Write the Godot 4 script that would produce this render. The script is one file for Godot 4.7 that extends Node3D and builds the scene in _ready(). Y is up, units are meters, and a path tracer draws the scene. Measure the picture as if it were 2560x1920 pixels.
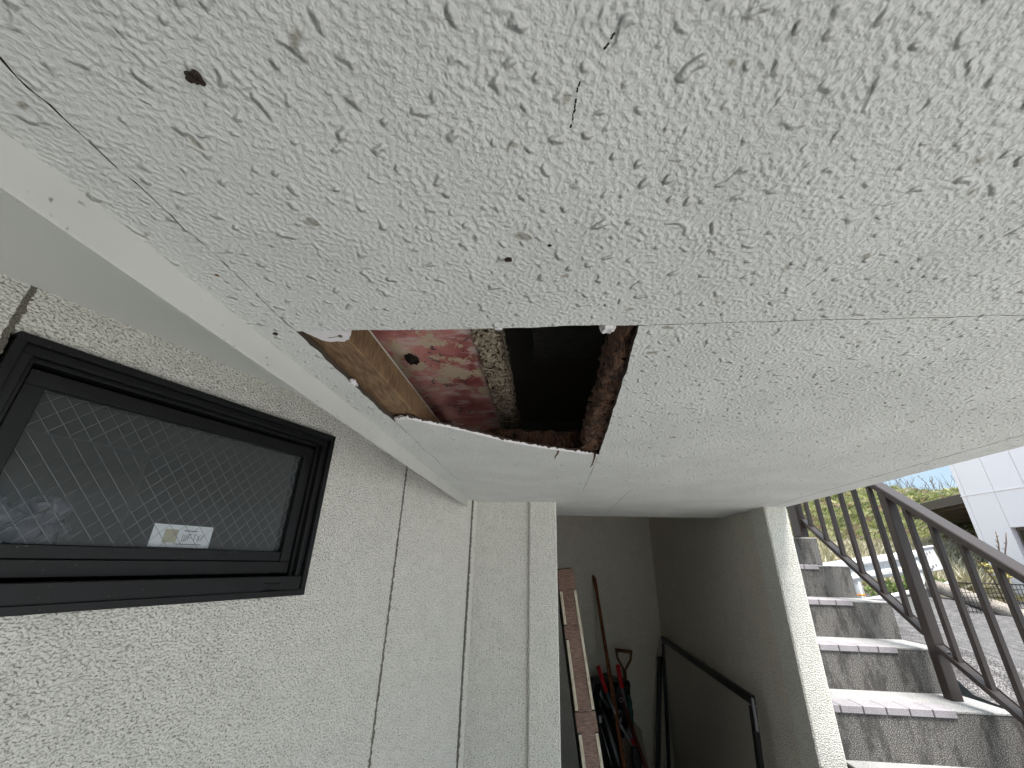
extends Node3D
# y up, metres; the camera stands at (0, EYE, 0) and looks towards -z.
const EYE := 1.65
const CEIL := 1.91
var M := {}
var used := {}
var wob := FastNoiseLite.new()
var rng := RandomNumberGenerator.new()

# ------------------------------------------------------------------ naming
func numbered(n: String) -> String:
	if not used.has(n):
		used[n] = 0
		return n
	used[n] += 1
	return "%s_%03d" % [n, used[n]]

func tag(o: Node, label := "", category := "", group := "", kind := "") -> Node:
	if label: o.set_meta("label", label)
	if category: o.set_meta("category", category)
	if group: o.set_meta("group", group)
	if kind: o.set_meta("kind", kind)
	return o

func thing(n: String, label: String, category: String, at := Vector3.ZERO, group := "", kind := "") -> Node3D:
	var o := Node3D.new()
	o.name = numbered(n)
	o.position = at
	add_child(o)
	tag(o, label, category, group, kind)
	return o

func put(n: String, st, m: Material, parent: Node = null) -> MeshInstance3D:
	var o := MeshInstance3D.new()
	if st is SurfaceTool:
		o.mesh = st.commit()
	else:
		o.mesh = st
	o.material_override = m
	if parent == null:
		o.name = numbered(n)
		add_child(o)
	else:
		o.name = n
		parent.add_child(o, true)
	return o

# ------------------------------------------------------------------ shapes
func st0(smooth := false) -> SurfaceTool:
	var s := SurfaceTool.new()
	s.begin(Mesh.PRIMITIVE_TRIANGLES)
	s.set_smooth_group(0 if smooth else -1)
	return s

func fin(s: SurfaceTool) -> SurfaceTool:
	s.generate_normals()
	return s

func face(s: SurfaceTool, p: Array, out: Vector3, uv := []) -> void:
	var n: Vector3 = (p[1] - p[0]).cross(p[2] - p[0])
	if p.size() > 3 and n.length() < 1e-12:
		n = (p[2] - p[0]).cross(p[3] - p[0])
	var rev: bool = n.dot(out) > 0
	for i in range(1, p.size() - 1):
		var tri := [0, i + 1, i] if rev else [0, i, i + 1]
		for k in tri:
			if uv.size() > 0: s.set_uv(uv[k])
			s.add_vertex(p[k])

# chamfered box between two corners, then moved by xf
func cbox(s: SurfaceTool, a: Vector3, b: Vector3, c := 0.002, xf := Transform3D.IDENTITY) -> void:
	var lo := Vector3(min(a.x, b.x), min(a.y, b.y), min(a.z, b.z))
	var hi := Vector3(max(a.x, b.x), max(a.y, b.y), max(a.z, b.z))
	var d := hi - lo
	c = min(c, min(d.x, min(d.y, d.z)) * 0.45)
	var q := func(sx: int, sy: int, sz: int, ax: int) -> Vector3:
		var v := Vector3(hi.x if sx > 0 else lo.x, hi.y if sy > 0 else lo.y, hi.z if sz > 0 else lo.z)
		if ax != 0: v.x -= sx * c
		if ax != 1: v.y -= sy * c
		if ax != 2: v.z -= sz * c
		return xf * v
	var bs := xf.basis
	for g in [-1, 1]:
		face(s, [q.call(g, -1, -1, 0), q.call(g, 1, -1, 0), q.call(g, 1, 1, 0), q.call(g, -1, 1, 0)], bs * Vector3(g, 0, 0))
		face(s, [q.call(-1, g, -1, 1), q.call(1, g, -1, 1), q.call(1, g, 1, 1), q.call(-1, g, 1, 1)], bs * Vector3(0, g, 0))
		face(s, [q.call(-1, -1, g, 2), q.call(1, -1, g, 2), q.call(1, 1, g, 2), q.call(-1, 1, g, 2)], bs * Vector3(0, 0, g))
	if c <= 0.00001: return
	for g in [-1, 1]:
		for h in [-1, 1]:
			face(s, [q.call(g, h, -1, 0), q.call(g, h, 1, 0), q.call(g, h, 1, 1), q.call(g, h, -1, 1)], bs * Vector3(g, h, 0))
			face(s, [q.call(g, -1, h, 0), q.call(g, 1, h, 0), q.call(g, 1, h, 2), q.call(g, -1, h, 2)], bs * Vector3(g, 0, h))
			face(s, [q.call(-1, g, h, 1), q.call(1, g, h, 1), q.call(1, g, h, 2), q.call(-1, g, h, 2)], bs * Vector3(0, g, h))
			for k in [-1, 1]:
				face(s, [q.call(g, h, k, 0), q.call(g, h, k, 1), q.call(g, h, k, 2)], bs * Vector3(g, h, k))

func box(a: Vector3, b: Vector3, c := 0.002, xf := Transform3D.IDENTITY) -> SurfaceTool:
	var s := st0()
	cbox(s, a, b, c, xf)
	return fin(s)

# bar of w x h section from p to q (w along `side`)
func cbar(s: SurfaceTool, p: Vector3, q: Vector3, w: float, h: float, side := Vector3.RIGHT, c := 0.002) -> void:
	var z := (q - p).normalized()
	var x := (side - z * side.dot(z)).normalized()
	var y := z.cross(x)
	cbox(s, Vector3(-w / 2, -h / 2, 0), Vector3(w / 2, h / 2, (q - p).length()), c, Transform3D(Basis(x, y, z), p))

func bar(p: Vector3, q: Vector3, w: float, h: float, side := Vector3.RIGHT, c := 0.002) -> SurfaceTool:
	var s := st0()
	cbar(s, p, q, w, h, side, c)
	return fin(s)

# tube along points; radii a float or an Array
func ctube(s: SurfaceTool, pts: Array, radii, sides := 10, close := true) -> void:
	var rings := []
	var up := Vector3(0.123, 0.35, 0.93)
	for i in pts.size():
		var t: Vector3 = (pts[min(i + 1, pts.size() - 1)] - pts[max(i - 1, 0)]).normalized()
		var x := (up - t * up.dot(t)).normalized()
		up = x
		var y := t.cross(x)
		var r: float = radii[i] if radii is Array else radii
		var ring := []
		for k in sides:
			var a := TAU * k / sides
			ring.append(pts[i] + (x * cos(a) + y * sin(a)) * r)
		rings.append(ring)
	for i in pts.size() - 1:
		var mid: Vector3 = (pts[i] + pts[i + 1]) / 2
		for k in sides:
			var l := (k + 1) % sides
			var c: Vector3 = (rings[i][k] + rings[i + 1][l]) / 2 - mid
			face(s, [rings[i][k], rings[i][l], rings[i + 1][l], rings[i + 1][k]], c)
	if close:
		face(s, rings[0], pts[0] - pts[1])
		face(s, rings[-1], pts[-1] - pts[-2])

func tube(pts: Array, radii, sides := 10) -> SurfaceTool:
	var s := st0(true)
	ctube(s, pts, radii, sides)
	return fin(s)

# horizontal slab over a plan polygon (x, z)
func slab(poly: PackedVector2Array, y0: float, y1: float, which := 3) -> SurfaceTool:
	var s := st0()
	var t := Geometry2D.triangulate_polygon(poly)
	var cw := Geometry2D.is_polygon_clockwise(poly)
	for i in range(0, t.size() if which & 1 else 0, 3):
		var a := []
		var b := []
		for k in 3:
			var v := poly[t[i + k]]
			a.append(Vector3(v.x, y0, v.y))
			b.append(Vector3(v.x, y1, v.y))
		face(s, a, Vector3.DOWN)
		face(s, b, Vector3.UP)
	for i in (poly.size() if which & 2 else 0):
		var p := poly[i]
		var q := poly[(i + 1) % poly.size()]
		var n := Vector3(q.y - p.y, 0, p.x - q.x) * (-1.0 if cw else 1.0)
		face(s, [Vector3(p.x, y0, p.y), Vector3(q.x, y0, q.y), Vector3(q.x, y1, q.y), Vector3(p.x, y1, p.y)], n)
	return fin(s)

# vertical plate: outline in (a, b) drawn on a frame, with depth along frame z
func plate(pts: Array, depth: float, xf: Transform3D) -> SurfaceTool:
	var s := st0()
	var poly := PackedVector2Array(pts)
	var t := Geometry2D.triangulate_polygon(poly)
	for g in [0.0, -depth]:
		for i in range(0, t.size(), 3):
			var a := []
			for k in 3: a.append(xf * Vector3(poly[t[i + k]].x, poly[t[i + k]].y, g))
			face(s, a, xf.basis * Vector3(0, 0, 1 if g == 0.0 else -1))
	var cw := Geometry2D.is_polygon_clockwise(poly)
	for i in poly.size():
		var p := poly[i]
		var q := poly[(i + 1) % poly.size()]
		var n := Vector3(q.y - p.y, p.x - q.x, 0) * (-1.0 if cw else 1.0)
		face(s, [xf * Vector3(p.x, p.y, 0), xf * Vector3(q.x, q.y, 0), xf * Vector3(q.x, q.y, -depth), xf * Vector3(p.x, p.y, -depth)], xf.basis * n)
	return fin(s)

# box whose faces are gridded and pushed about by noise: rotten timber, lumps
func rough(a: Vector3, b: Vector3, cell: Vector3, amp: float, freq: Vector3, round_by := 0.0, sd := 0) -> SurfaceTool:
	var s := st0(true)
	var d := b - a
	var c := (a + b) / 2
	var bend := func(v: Vector3) -> Vector3:
		if round_by > 0.0:
			var u := (v - c) / (d / 2)
			var w := u.normalized() * (d / 2)
			v = v.lerp(c + w, round_by)
		var f := v * freq + Vector3.ONE * sd * 13.7
		return v + Vector3(wob.get_noise_3d(f.x, f.y, f.z), wob.get_noise_3d(f.x + 71.0, f.y, f.z), wob.get_noise_3d(f.x, f.y + 93.0, f.z)) * amp
	for ax in 3:
		var u := (ax + 1) % 3
		var w := (ax + 2) % 3
		var nu: int = max(1, int(round(abs(d[u]) / cell[u])))
		var nw: int = max(1, int(round(abs(d[w]) / cell[w])))
		for sgn in [0, 1]:
			var out := Vector3.ZERO
			out[ax] = 1.0 if sgn == 1 else -1.0
			for i in nu:
				for j in nw:
					var q := []
					for e in [[0, 0], [1, 0], [1, 1], [0, 1]]:
						var v := Vector3.ZERO
						v[ax] = b[ax] if sgn == 1 else a[ax]
						v[u] = a[u] + d[u] * (i + e[0]) / nu
						v[w] = a[w] + d[w] * (j + e[1]) / nw
						q.append(bend.call(v))
					face(s, q, out)
	return fin(s)

# ------------------------------------------------------------------ textures
func noise_img(n: int, freq: float, sd: int, warp := 0.0, oct := 1, kind := FastNoiseLite.TYPE_SIMPLEX_SMOOTH, m := 0) -> PackedByteArray:
	var f := FastNoiseLite.new()
	f.seed = sd
	f.noise_type = kind
	f.frequency = freq
	f.fractal_type = FastNoiseLite.FRACTAL_FBM if oct > 1 else FastNoiseLite.FRACTAL_NONE
	f.fractal_octaves = oct
	if warp > 0.0:
		f.domain_warp_enabled = true
		f.domain_warp_amplitude = warp
		f.domain_warp_frequency = freq * 0.7
		f.domain_warp_fractal_type = FastNoiseLite.DOMAIN_WARP_FRACTAL_NONE
	# made to repeat: the far margin is crossed into the near one without losing contrast
	var h := n if m == 0 else m
	var sk := n / 10
	var im := f.get_image(n + sk, h + sk)
	im.convert(Image.FORMAT_L8)
	var src := im.get_data()
	var w := n + sk
	var cw := PackedFloat32Array()
	var sw := PackedFloat32Array()
	for i in sk:
		cw.append(cos(PI / 2 * i / sk))
		sw.append(sin(PI / 2 * i / sk))
	for y in h + sk:
		var o := y * w
		for x in sk:
			src[o + x] = int(clampf(128.0 + (src[o + n + x] - 128) * cw[x] + (src[o + x] - 128) * sw[x], 0, 255))
	for y in sk:
		var o := y * w
		var p := (h + y) * w
		for x in n:
			src[o + x] = int(clampf(128.0 + (src[p + x] - 128) * cw[y] + (src[o + x] - 128) * sw[y], 0, 255))
	var out := PackedByteArray()
	for y in h: out.append_array(src.slice(y * w, y * w + n))
	return out

func ramp(x: float, a: float, b: float) -> float:
	var t := clampf((x - a) / (b - a), 0.0, 1.0)
	return t * t * (3.0 - 2.0 * t)

func tex_f(n: int, data: PackedFloat32Array) -> ImageTexture:
	return ImageTexture.create_from_image(Image.create_from_data(n, data.size() / n, false, Image.FORMAT_RF, data.to_byte_array()))

func tex_rgb(n: int, data: PackedByteArray) -> ImageTexture:
	return ImageTexture.create_from_image(Image.create_from_data(n, data.size() / 3 / n, false, Image.FORMAT_RGB8, data))

# spray-coat relief: raised drops and worms on a fine skin
func coat(n: int, freq: float, sd: int, lo: float, hi: float, fine: float, broad: float, warp: float, lumps: float, patchy: float) -> ImageTexture:
	var a := noise_img(n, freq, sd, warp)
	var a2 := noise_img(n, freq * 0.40, sd + 1)
	var b := noise_img(n, freq * 3.4, sd + 2)
	var c := noise_img(n, freq * 0.14, sd + 3)
	var out := PackedFloat32Array()
	out.resize(n * n)
	for i in n * n:
		var k := c[i] / 255.0
		out[i] = (ramp(a[i], lo, hi) * 0.6 + a[i] / 255.0) * (0.48 + (k * k * 1.1 - 0.28) * patchy) + pow(ramp(a2[i], 196, 262), 0.8) * lumps + b[i] / 255.0 * fine + k * broad
	return tex_f(n, out)

# a paint colour with slight mottling and sparse flecks of a second colour
func flecked(n: int, sd: int, base: Color, mottle: float, speck: Color, cut: float, freq: float, strength := 0.8, clump := 0.3) -> ImageTexture:
	var a := noise_img(n, 0.006, sd, 0.0, 3)
	var b := noise_img(n, freq, sd + 1, 14.0)
	var c := noise_img(n, 0.02, sd + 2, 0.0, 2)
	var out := PackedByteArray()
	out.resize(n * n * 3)
	for i in n * n:
		var m := 1.0 + (a[i] / 255.0 - 0.5) * mottle
		var s := ramp(b[i] + (c[i] - 128) * clump, cut, cut + 14.0) * strength
		out[i * 3] = int(clampf(lerpf(base.r * m, speck.r, s), 0, 1) * 255)
		out[i * 3 + 1] = int(clampf(lerpf(base.g * m, speck.g, s), 0, 1) * 255)
		out[i * 3 + 2] = int(clampf(lerpf(base.b * m, speck.b, s), 0, 1) * 255)
	return tex_rgb(n, out)

# gravelly mix of several colours
func speckle(n: int, sd: int, cols: Array, freq: float, contrast := 1.0, blot := 0.3) -> ImageTexture:
	var a := noise_img(n, freq, sd, 6.0, 2)
	var b := noise_img(n, freq * 1.9, sd + 1)
	var c := noise_img(n, 0.008, sd + 2, 0.0, 4)
	var out := PackedByteArray()
	out.resize(n * n * 3)
	var k := cols.size() - 1
	for i in n * n:
		var t := clampf((a[i] * 0.6 + b[i] * 0.4 - 128.0) / 128.0 * contrast + 0.5 + (c[i] - 128) / 128.0 * blot, 0.0, 0.999) * k
		var q: Color = cols[int(t)].lerp(cols[int(t) + 1], t - int(t))
		out[i * 3] = int(q.r * 255)
		out[i * 3 + 1] = int(q.g * 255)
		out[i * 3 + 2] = int(q.b * 255)
	return tex_rgb(n, out)

# wood or board grain running along the image's x
func grain(sd: int, cols: Array, fx: float, fy: float, blot := 0.3) -> ImageTexture:
	var n := 512
	var f := FastNoiseLite.new()
	f.seed = sd
	f.frequency = 1.0
	f.fractal_octaves = 3
	var out := PackedByteArray()
	out.resize(n * n * 3)
	var k := cols.size() - 1
	for y in n:
		for x in n:
			var t := f.get_noise_2d(x * fx, y * fy) * 0.9 + f.get_noise_2d(x * 0.012, y * 0.012 + 400.0) * blot
			t = clampf(t + 0.5, 0.0, 0.999) * k
			var q: Color = cols[int(t)].lerp(cols[int(t) + 1], t - int(t))
			var i := (y * n + x) * 3
			out[i] = int(q.r * 255)
			out[i + 1] = int(q.g * 255)
			out[i + 2] = int(q.b * 255)
	return tex_rgb(n, out)

func mat(c: Color, rough_ := 0.8, metal := 0.0, tex: Texture2D = null, scale := 0.0, bump: Texture2D = null, cm := 0.0, world := true) -> StandardMaterial3D:
	var m := StandardMaterial3D.new()
	m.albedo_color = c
	m.roughness = rough_
	m.metallic = metal
	if tex: m.albedo_texture = tex
	if scale > 0.0:
		m.uv1_triplanar = true
		m.uv1_world_triplanar = world
		m.uv1_triplanar_sharpness = 8.0
		m.uv1_scale = Vector3.ONE * scale
	if bump:
		m.heightmap_enabled = true
		m.heightmap_texture = bump
		m.heightmap_scale = cm
	return m

func make_materials() -> void:
	var ceil_h := coat(2048, 0.115, 11, 90.0, 255.0, 0.55, 0.3, 0.0, 2.9, 0.4)
	var ceil_c := flecked(1024, 21, Color(0.825, 0.826, 0.818), 0.06, Color(0.5, 0.48, 0.43), 244.0, 0.05, 0.6)
	M.ceiling = mat(Color.WHITE, 0.75, 0, ceil_c, 1.0 / 1.5, ceil_h, 0.155)
	var wall_h := coat(1024, 0.085, 31, 112.0, 162.0, 0.25, 0.0, 6.0, 0.5, 0.0)
	var wall_c := flecked(1024, 41, Color(0.92, 0.91, 0.882), 0.035, Color(0.38, 0.36, 0.31), 184.0, 0.125, 0.48, 0.06)  # dark flecks scattered at random over the stucco colour
	M.wall = mat(Color.WHITE, 0.85, 0, wall_c, 1.0 / 0.55, wall_h, 0.46, false)
	M.wall_world = mat(Color.WHITE, 0.85, 0, wall_c, 1.0 / 0.55, wall_h, 0.46)
	M.wall.uv1_scale = Vector3(1.3, 1.85, 1.3)
	M.wall_world.uv1_scale = Vector3(1.3, 1.85, 1.3)
	M.store_wall = mat(Color(0.98, 0.965, 0.94), 0.85, 0, wall_c, 1.0 / 0.8, wall_h, 0.3)
	M.soffit = mat(Color(0.86, 0.865, 0.845), 0.7)
	M.trim = mat(Color(0.76, 0.76, 0.74), 0.55, 0, flecked(512, 47, Color(1, 1, 1), 0.05, Color(0.5, 0.48, 0.42), 238.0, 0.11, 0.7), 1.7)
	M.sealant = mat(Color(0.50, 0.48, 0.44), 0.9, 0, null, 4.0, wall_h, 0.3)
	M.frame = mat(Color(0.06, 0.062, 0.07), 0.42, 0.3)
	M.frame_dust = mat(Color(1, 1, 1), 0.5, 0.2, flecked(512, 51, Color(0.065, 0.067, 0.077), 0.5, Color(0.45, 0.45, 0.43), 242.0, 0.12, 0.7), 3.0)
	M.rubber = mat(Color(0.05, 0.05, 0.055), 0.7)
	var g := mat(Color(0.60, 0.62, 0.63, 0.10), 0.03)
	g.transparency = BaseMaterial3D.TRANSPARENCY_ALPHA
	g.metallic_specular = 0.22
	M.glass = g
	M.wire = mat(Color(0.55, 0.55, 0.55), 0.35, 0.6)
	M.room = mat(Color(0.55, 0.55, 0.54), 0.9)
	M.card = mat(Color(0.85, 0.88, 0.9), 0.6)
	M.pale_standin = mat(Color(0.33, 0.34, 0.39), 0.4)  # pale colour stands for streaky reflections in the window glass
	M.ink = mat(Color(0.35, 0.37, 0.42), 0.7)
	M.card_picture = mat(Color(0.68, 0.67, 0.58), 0.7)
	# the cavity above the ceiling
	M.joist = mat(Color.WHITE, 0.8, 0, grain(61, [Color(0.36, 0.27, 0.19), Color(0.47, 0.365, 0.26), Color(0.54, 0.435, 0.32)], 0.18, 0.02), 2.2)
	M.rotten = mat(Color.WHITE, 0.95, 0, grain(63, [Color(0.12, 0.08, 0.065), Color(0.27, 0.18, 0.14), Color(0.46, 0.33, 0.24), Color(0.19, 0.125, 0.10)], 0.16, 0.02, 0.6), 3.0)
	M.old_plank = mat(Color.WHITE, 0.9, 0, grain(65, [Color(0.24, 0.22, 0.20), Color(0.36, 0.34, 0.31)], 0.02, 0.2), 2.0)
	M.gypsum = mat(Color(0.88, 0.86, 0.87), 0.9)
	M.joint_shade = mat(Color(0.25, 0.21, 0.18), 0.95)  # dark colour puts the shade of the open joints into the board sides
	M.mud = mat(Color(0.16, 0.12, 0.09), 0.95)
	M.crack = mat(Color(0.16, 0.15, 0.14), 0.95)
	M.fibre = mat(Color.WHITE, 0.95, 0, speckle(512, 67, [Color(0.46, 0.41, 0.35), Color(0.66, 0.60, 0.52), Color(0.80, 0.75, 0.67)], 0.12, 0.8), 5.0)
	M.cavity = mat(Color(0.62, 0.60, 0.57), 0.95)
	M.red = mat(Color.WHITE, 0.55, 0, red_paint())
	M.concrete = mat(Color(0.82, 0.82, 0.81), 0.9, 0, speckle(512, 71, [Color(0.75, 0.75, 0.75), Color(0.9, 0.9, 0.9), Color(1, 1, 1)], 0.04), 1.0)
	# stairs
	M.riser = mat(Color.WHITE, 0.95, 0, riser_stain())
	M.tread = mat(Color.WHITE, 0.9, 0, speckle(512, 75, [Color(0.39, 0.39, 0.40), Color(0.60, 0.60, 0.60), Color(0.71, 0.71, 0.705)], 0.12, 1.2, 0.12), 3.0)
	M.tile = mat(Color.WHITE, 0.7, 0, speckle(512, 77, [Color(0.42, 0.405, 0.42), Color(0.57, 0.555, 0.575), Color(0.66, 0.645, 0.665)], 0.14, 1.0, 0.1), 3.5)
	M.rail = mat(Color(0.22, 0.19, 0.185), 0.36, 0.2)
	M.steel = mat(Color(0.62, 0.62, 0.62), 0.35, 0.8)
	# outside
	M.asphalt = mat(Color.WHITE, 0.95, 0, speckle(1024, 81, [Color(0.14, 0.135, 0.14), Color(0.235, 0.23, 0.235), Color(0.33, 0.32, 0.325), Color(0.56, 0.55, 0.55)], 0.08, 1.1), 1.3)
	M.white_paint = mat(Color(0.78, 0.79, 0.80), 0.45, 0, flecked(512, 85, Color(1, 1, 1), 0.05, Color(0.55, 0.5, 0.42), 225.0, 0.03, 0.6), 1.0)
	M.orange = mat(Color(0.85, 0.52, 0.12), 0.6)
	M.facade = mat(Color(0.93, 0.905, 0.925), 0.85, 0, null, 1.0 / 1.0, wall_h, 0.35)
	M.joint = mat(Color(0.48, 0.46, 0.47), 0.8)
	M.brown = mat(Color(0.30, 0.26, 0.25), 0.45, 0.2)
	M.zinc = mat(Color(0.60, 0.64, 0.66), 0.45, 0.4)
	M.dark_bolt = mat(Color(0.16, 0.15, 0.14), 0.8)  # even dark grey of the guard rail bolts
	M.siding = mat(Color(0.42, 0.42, 0.36), 0.7)
	M.kerb = mat(Color.WHITE, 0.95, 0, speckle(512, 87, [Color(0.34, 0.31, 0.29), Color(0.52, 0.49, 0.46), Color(0.64, 0.61, 0.58)], 0.06, 1.0), 1.5)
	M.soil = mat(Color.WHITE, 0.95, 0, speckle(512, 89, [Color(0.26, 0.25, 0.13), Color(0.40, 0.38, 0.22), Color(0.50, 0.46, 0.30)], 0.03, 1.2), 0.5)
	M.leaf = mat(Color.WHITE, 0.7)
	M.leaf.vertex_color_use_as_albedo = true
	M.leaf.backlight_enabled = true
	M.leaf.backlight = Color(0.35, 0.4, 0.2)
	M.leaf.cull_mode = BaseMaterial3D.CULL_DISABLED
	M.twig = mat(Color(0.33, 0.27, 0.23), 0.9)
	M.window_dark = mat(Color(0.05, 0.055, 0.07), 0.15)
	# store room things
	M.tape = mat(Color.WHITE, 0.35, 0, grain(91, [Color(0.42, 0.33, 0.29), Color(0.52, 0.41, 0.36), Color(0.61, 0.50, 0.45)], 0.03, 0.2, 0.3), 1.6)
	M.pale_wood = mat(Color.WHITE, 0.8, 0, grain(93, [Color(0.72, 0.66, 0.55), Color(0.85, 0.80, 0.71), Color(0.90, 0.87, 0.80)], 0.2, 0.02, 0.2), 1.8)
	M.cardboard = mat(Color(0.30, 0.25, 0.20), 0.85)
	M.rust = mat(Color.WHITE, 0.7, 0, speckle(512, 95, [Color(0.28, 0.14, 0.07), Color(0.46, 0.26, 0.13), Color(0.55, 0.33, 0.18)], 0.04), 3.0)
	M.red_grip = mat(Color(0.72, 0.10, 0.13), 0.45)
	M.grey_metal = mat(Color(0.52, 0.52, 0.54), 0.4, 0.5)
	M.maroon = mat(Color(0.30, 0.07, 0.06), 0.45)
	M.black_plastic = mat(Color(0.06, 0.06, 0.065), 0.3)
	M.green_print = mat(Color(0.08, 0.26, 0.22), 0.5)
	M.handle_wood = mat(Color(0.42, 0.28, 0.17), 0.6)
	M.spade = mat(Color(0.50, 0.46, 0.40), 0.6)
	var net := mat(Color(0.66, 0.66, 0.64, 0.28), 0.25)
	net.transparency = BaseMaterial3D.TRANSPARENCY_ALPHA
	M.net = net

# red primer with pale bloom, flaked spots and runs; u runs along x, v along z
func red_paint() -> ImageTexture:
	var n := 512
	var f := FastNoiseLite.new()
	f.seed = 5
	f.frequency = 1.0
	f.fractal_octaves = 4
	var out := PackedByteArray()
	out.resize(n * n * 3)
	var red := Color(0.82, 0.55, 0.525)
	var pale := Color(0.88, 0.79, 0.77)
	var sand := Color(0.82, 0.75, 0.65)
	var plum := Color(0.60, 0.31, 0.31)
	var bare := Color(0.27, 0.25, 0.28)
	for y in n:
		for x in n:
			var u := float(x) / n
			var v := float(y) / n
			var c := red.lerp(plum, clampf(f.get_noise_2d(x * 0.006, y * 0.006) * 1.4 + 0.25, 0, 1))
			var bloom := f.get_noise_2d(x * 0.008 + 90, y * 0.014) + f.get_noise_2d(x * 0.03, y * 0.07 + 60) * 0.35
			c = c.lerp(pale, ramp(bloom, 0.0, 0.5) * 0.8)
			c = c.lerp(pale, ramp(u + bloom * 0.05, 0.955, 0.985) * 0.8)
			# sand-coloured rendering that broke away in a band
			var band: float = 1.0 - abs(v - 0.36 - (u - 0.6) * 0.35) * 5.0
			var s := f.get_noise_2d(x * 0.014 + 300, y * 0.016) * 1.1 + f.get_noise_2d(x * 0.11 + 300, y * 0.16) * 0.5 + band * 0.3
			c = c.lerp(sand, ramp(s, 0.22, 0.34))
			var fl := f.get_noise_2d(x * 0.05 + 700, y * 0.05) + f.get_noise_2d(x * 0.011 + 900, y * 0.011) * 0.8
			c = c.lerp(bare, ramp(fl, 0.62, 0.70))
			var i := (y * n + x) * 3
			out[i] = int(c.r * 255)
			out[i + 1] = int(c.g * 255)
			out[i + 2] = int(c.b * 255)
	return tex_rgb(n, out)

# washed aggregate with dirty runs
func riser_stain() -> ImageTexture:
	var n := 1024
	var h := 256
	var f := FastNoiseLite.new()
	f.seed = 15
	f.frequency = 1.0
	f.fractal_octaves = 2
	var out := PackedByteArray()
	out.resize(n * h * 3)
	var cols := [Color(0.19, 0.188, 0.185), Color(0.32, 0.315, 0.31), Color(0.43, 0.42, 0.415), Color(0.65, 0.64, 0.63)]
	for y in h:
		for x in n:
			var t := clampf(f.get_noise_2d(x * 0.22, y * 0.22) * 1.1 + 0.42, 0, 0.999) * 3.0
			var c: Color = cols[int(t)].lerp(cols[int(t) + 1], t - int(t))
			var run := f.get_noise_2d(x * 0.014 + 50, y * 0.004) + f.get_noise_2d(x * 0.06, y * 0.02 + 80) * 0.5
			var k := ramp(run, -0.25, 0.75)
			c = c.lerp(Color(0.15, 0.145, 0.14), k * 0.5)
			var i := (y * n + x) * 3
			out[i] = int(c.r * 255)
			out[i + 1] = int(c.g * 255)
			out[i + 2] = int(c.b * 255)
	return tex_rgb(n, out)

# ------------------------------------------------------------------ setting
func camera_and_light() -> void:
	var cam := Camera3D.new()
	cam.name = "camera"
	cam.fov = 87.01
	cam.near = 0.02
	cam.far = 400.0
	var b := Basis(Vector3.UP, 0.0870592) * Basis(Vector3.RIGHT, 0.4099946) * Basis(Vector3.BACK, 0.0251697)
	cam.transform = Transform3D(b, Vector3(0, EYE, 0))
	add_child(cam)
	cam.current = true
	var sky := Sky.new()
	var p := ProceduralSkyMaterial.new()
	p.sky_top_color = Color(1.34, 1.43, 1.50)
	p.sky_horizon_color = Color(0.71, 0.87, 0.98)
	p.sky_curve = 0.4
	p.ground_bottom_color = Color(0.4, 0.39, 0.37)
	p.ground_horizon_color = Color(0.7, 0.72, 0.73)
	p.sky_energy_multiplier = 1.0
	p.sky_cover = clouds()
	p.sky_cover_modulate = Color(1, 1, 1, 1)
	sky.sky_material = p
	var e := Environment.new()
	e.background_mode = Environment.BG_SKY
	e.sky = sky
	e.background_energy_multiplier = 0.064
	e.tonemap_mode = Environment.TONE_MAPPER_LINEAR
	e.tonemap_exposure = 11.4
	e.sdfgi_enabled = true
	e.ssao_enabled = true
	e.ssil_enabled = true
	var w := WorldEnvironment.new()
	w.name = "world_environment"
	w.environment = e
	add_child(w)
	var sun := DirectionalLight3D.new()
	sun.name = "sun"
	sun.light_energy = 0.29
	sun.light_color = Color(1.0, 0.985, 0.96)
	sun.light_angular_distance = 20.0
	sun.shadow_enabled = true
	sun.look_at_from_position(Vector3(0.9, 9, 3.2), Vector3.ZERO)
	add_child(sun)

func clouds() -> ImageTexture:
	var w := 1024
	var h := 512
	var f := FastNoiseLite.new()
	f.seed = 8
	f.frequency = 1.0
	f.fractal_octaves = 5
	var im := Image.create(w, h, false, Image.FORMAT_RGBA8)
	for y in h:
		var el := PI * (0.5 - (y + 0.5) / h)
		for x in w:
			var az := TAU * x / w
			var d := Vector3(cos(el) * sin(az), sin(el) * 2.6, cos(el) * cos(az)) * 1.7
			var k := ramp(f.get_noise_3d(d.x, d.y, d.z), 0.02, 0.5)
			im.set_pixel(x, y, Color(1, 1, 1, k * 0.55))
	return ImageTexture.create_from_image(im)

func wobble(v: Vector2, amp: float) -> Vector2:
	var slow := Vector2(wob.get_noise_2d(v.x * 70.0, v.y * 70.0), wob.get_noise_2d(v.x * 70.0 + 300.0, v.y * 70.0))
	var quick := Vector2(wob.get_noise_2d(v.x * 420.0 + 50.0, v.y * 420.0), wob.get_noise_2d(v.x * 420.0 + 500.0, v.y * 420.0))
	if absf(v.x + 0.314) < 0.004: amp *= 2.0
	return v + (slow + quick * 0.45) * amp

# plan outline, its edges cut small, drawn in by half the joint and made to wander
func outline(pts: Array, gap: float, amp: float) -> PackedVector2Array:
	var src := PackedVector2Array()
	for p in pts: src.append(p)
	var shr := Geometry2D.offset_polygon(src, -gap)
	var q: PackedVector2Array = shr[0]
	var out := PackedVector2Array()
	for i in q.size():
		var a := q[i]
		var b := q[(i + 1) % q.size()]
		var n: int = max(1, int(a.distance_to(b) / 0.009))
		for k in n:
			var v := a.lerp(b, float(k) / n)
			out.append(wobble(v, amp) + Vector2(rng.randf_range(-1, 1), rng.randf_range(-1, 1)) * 0.00022)
	return out

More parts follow.
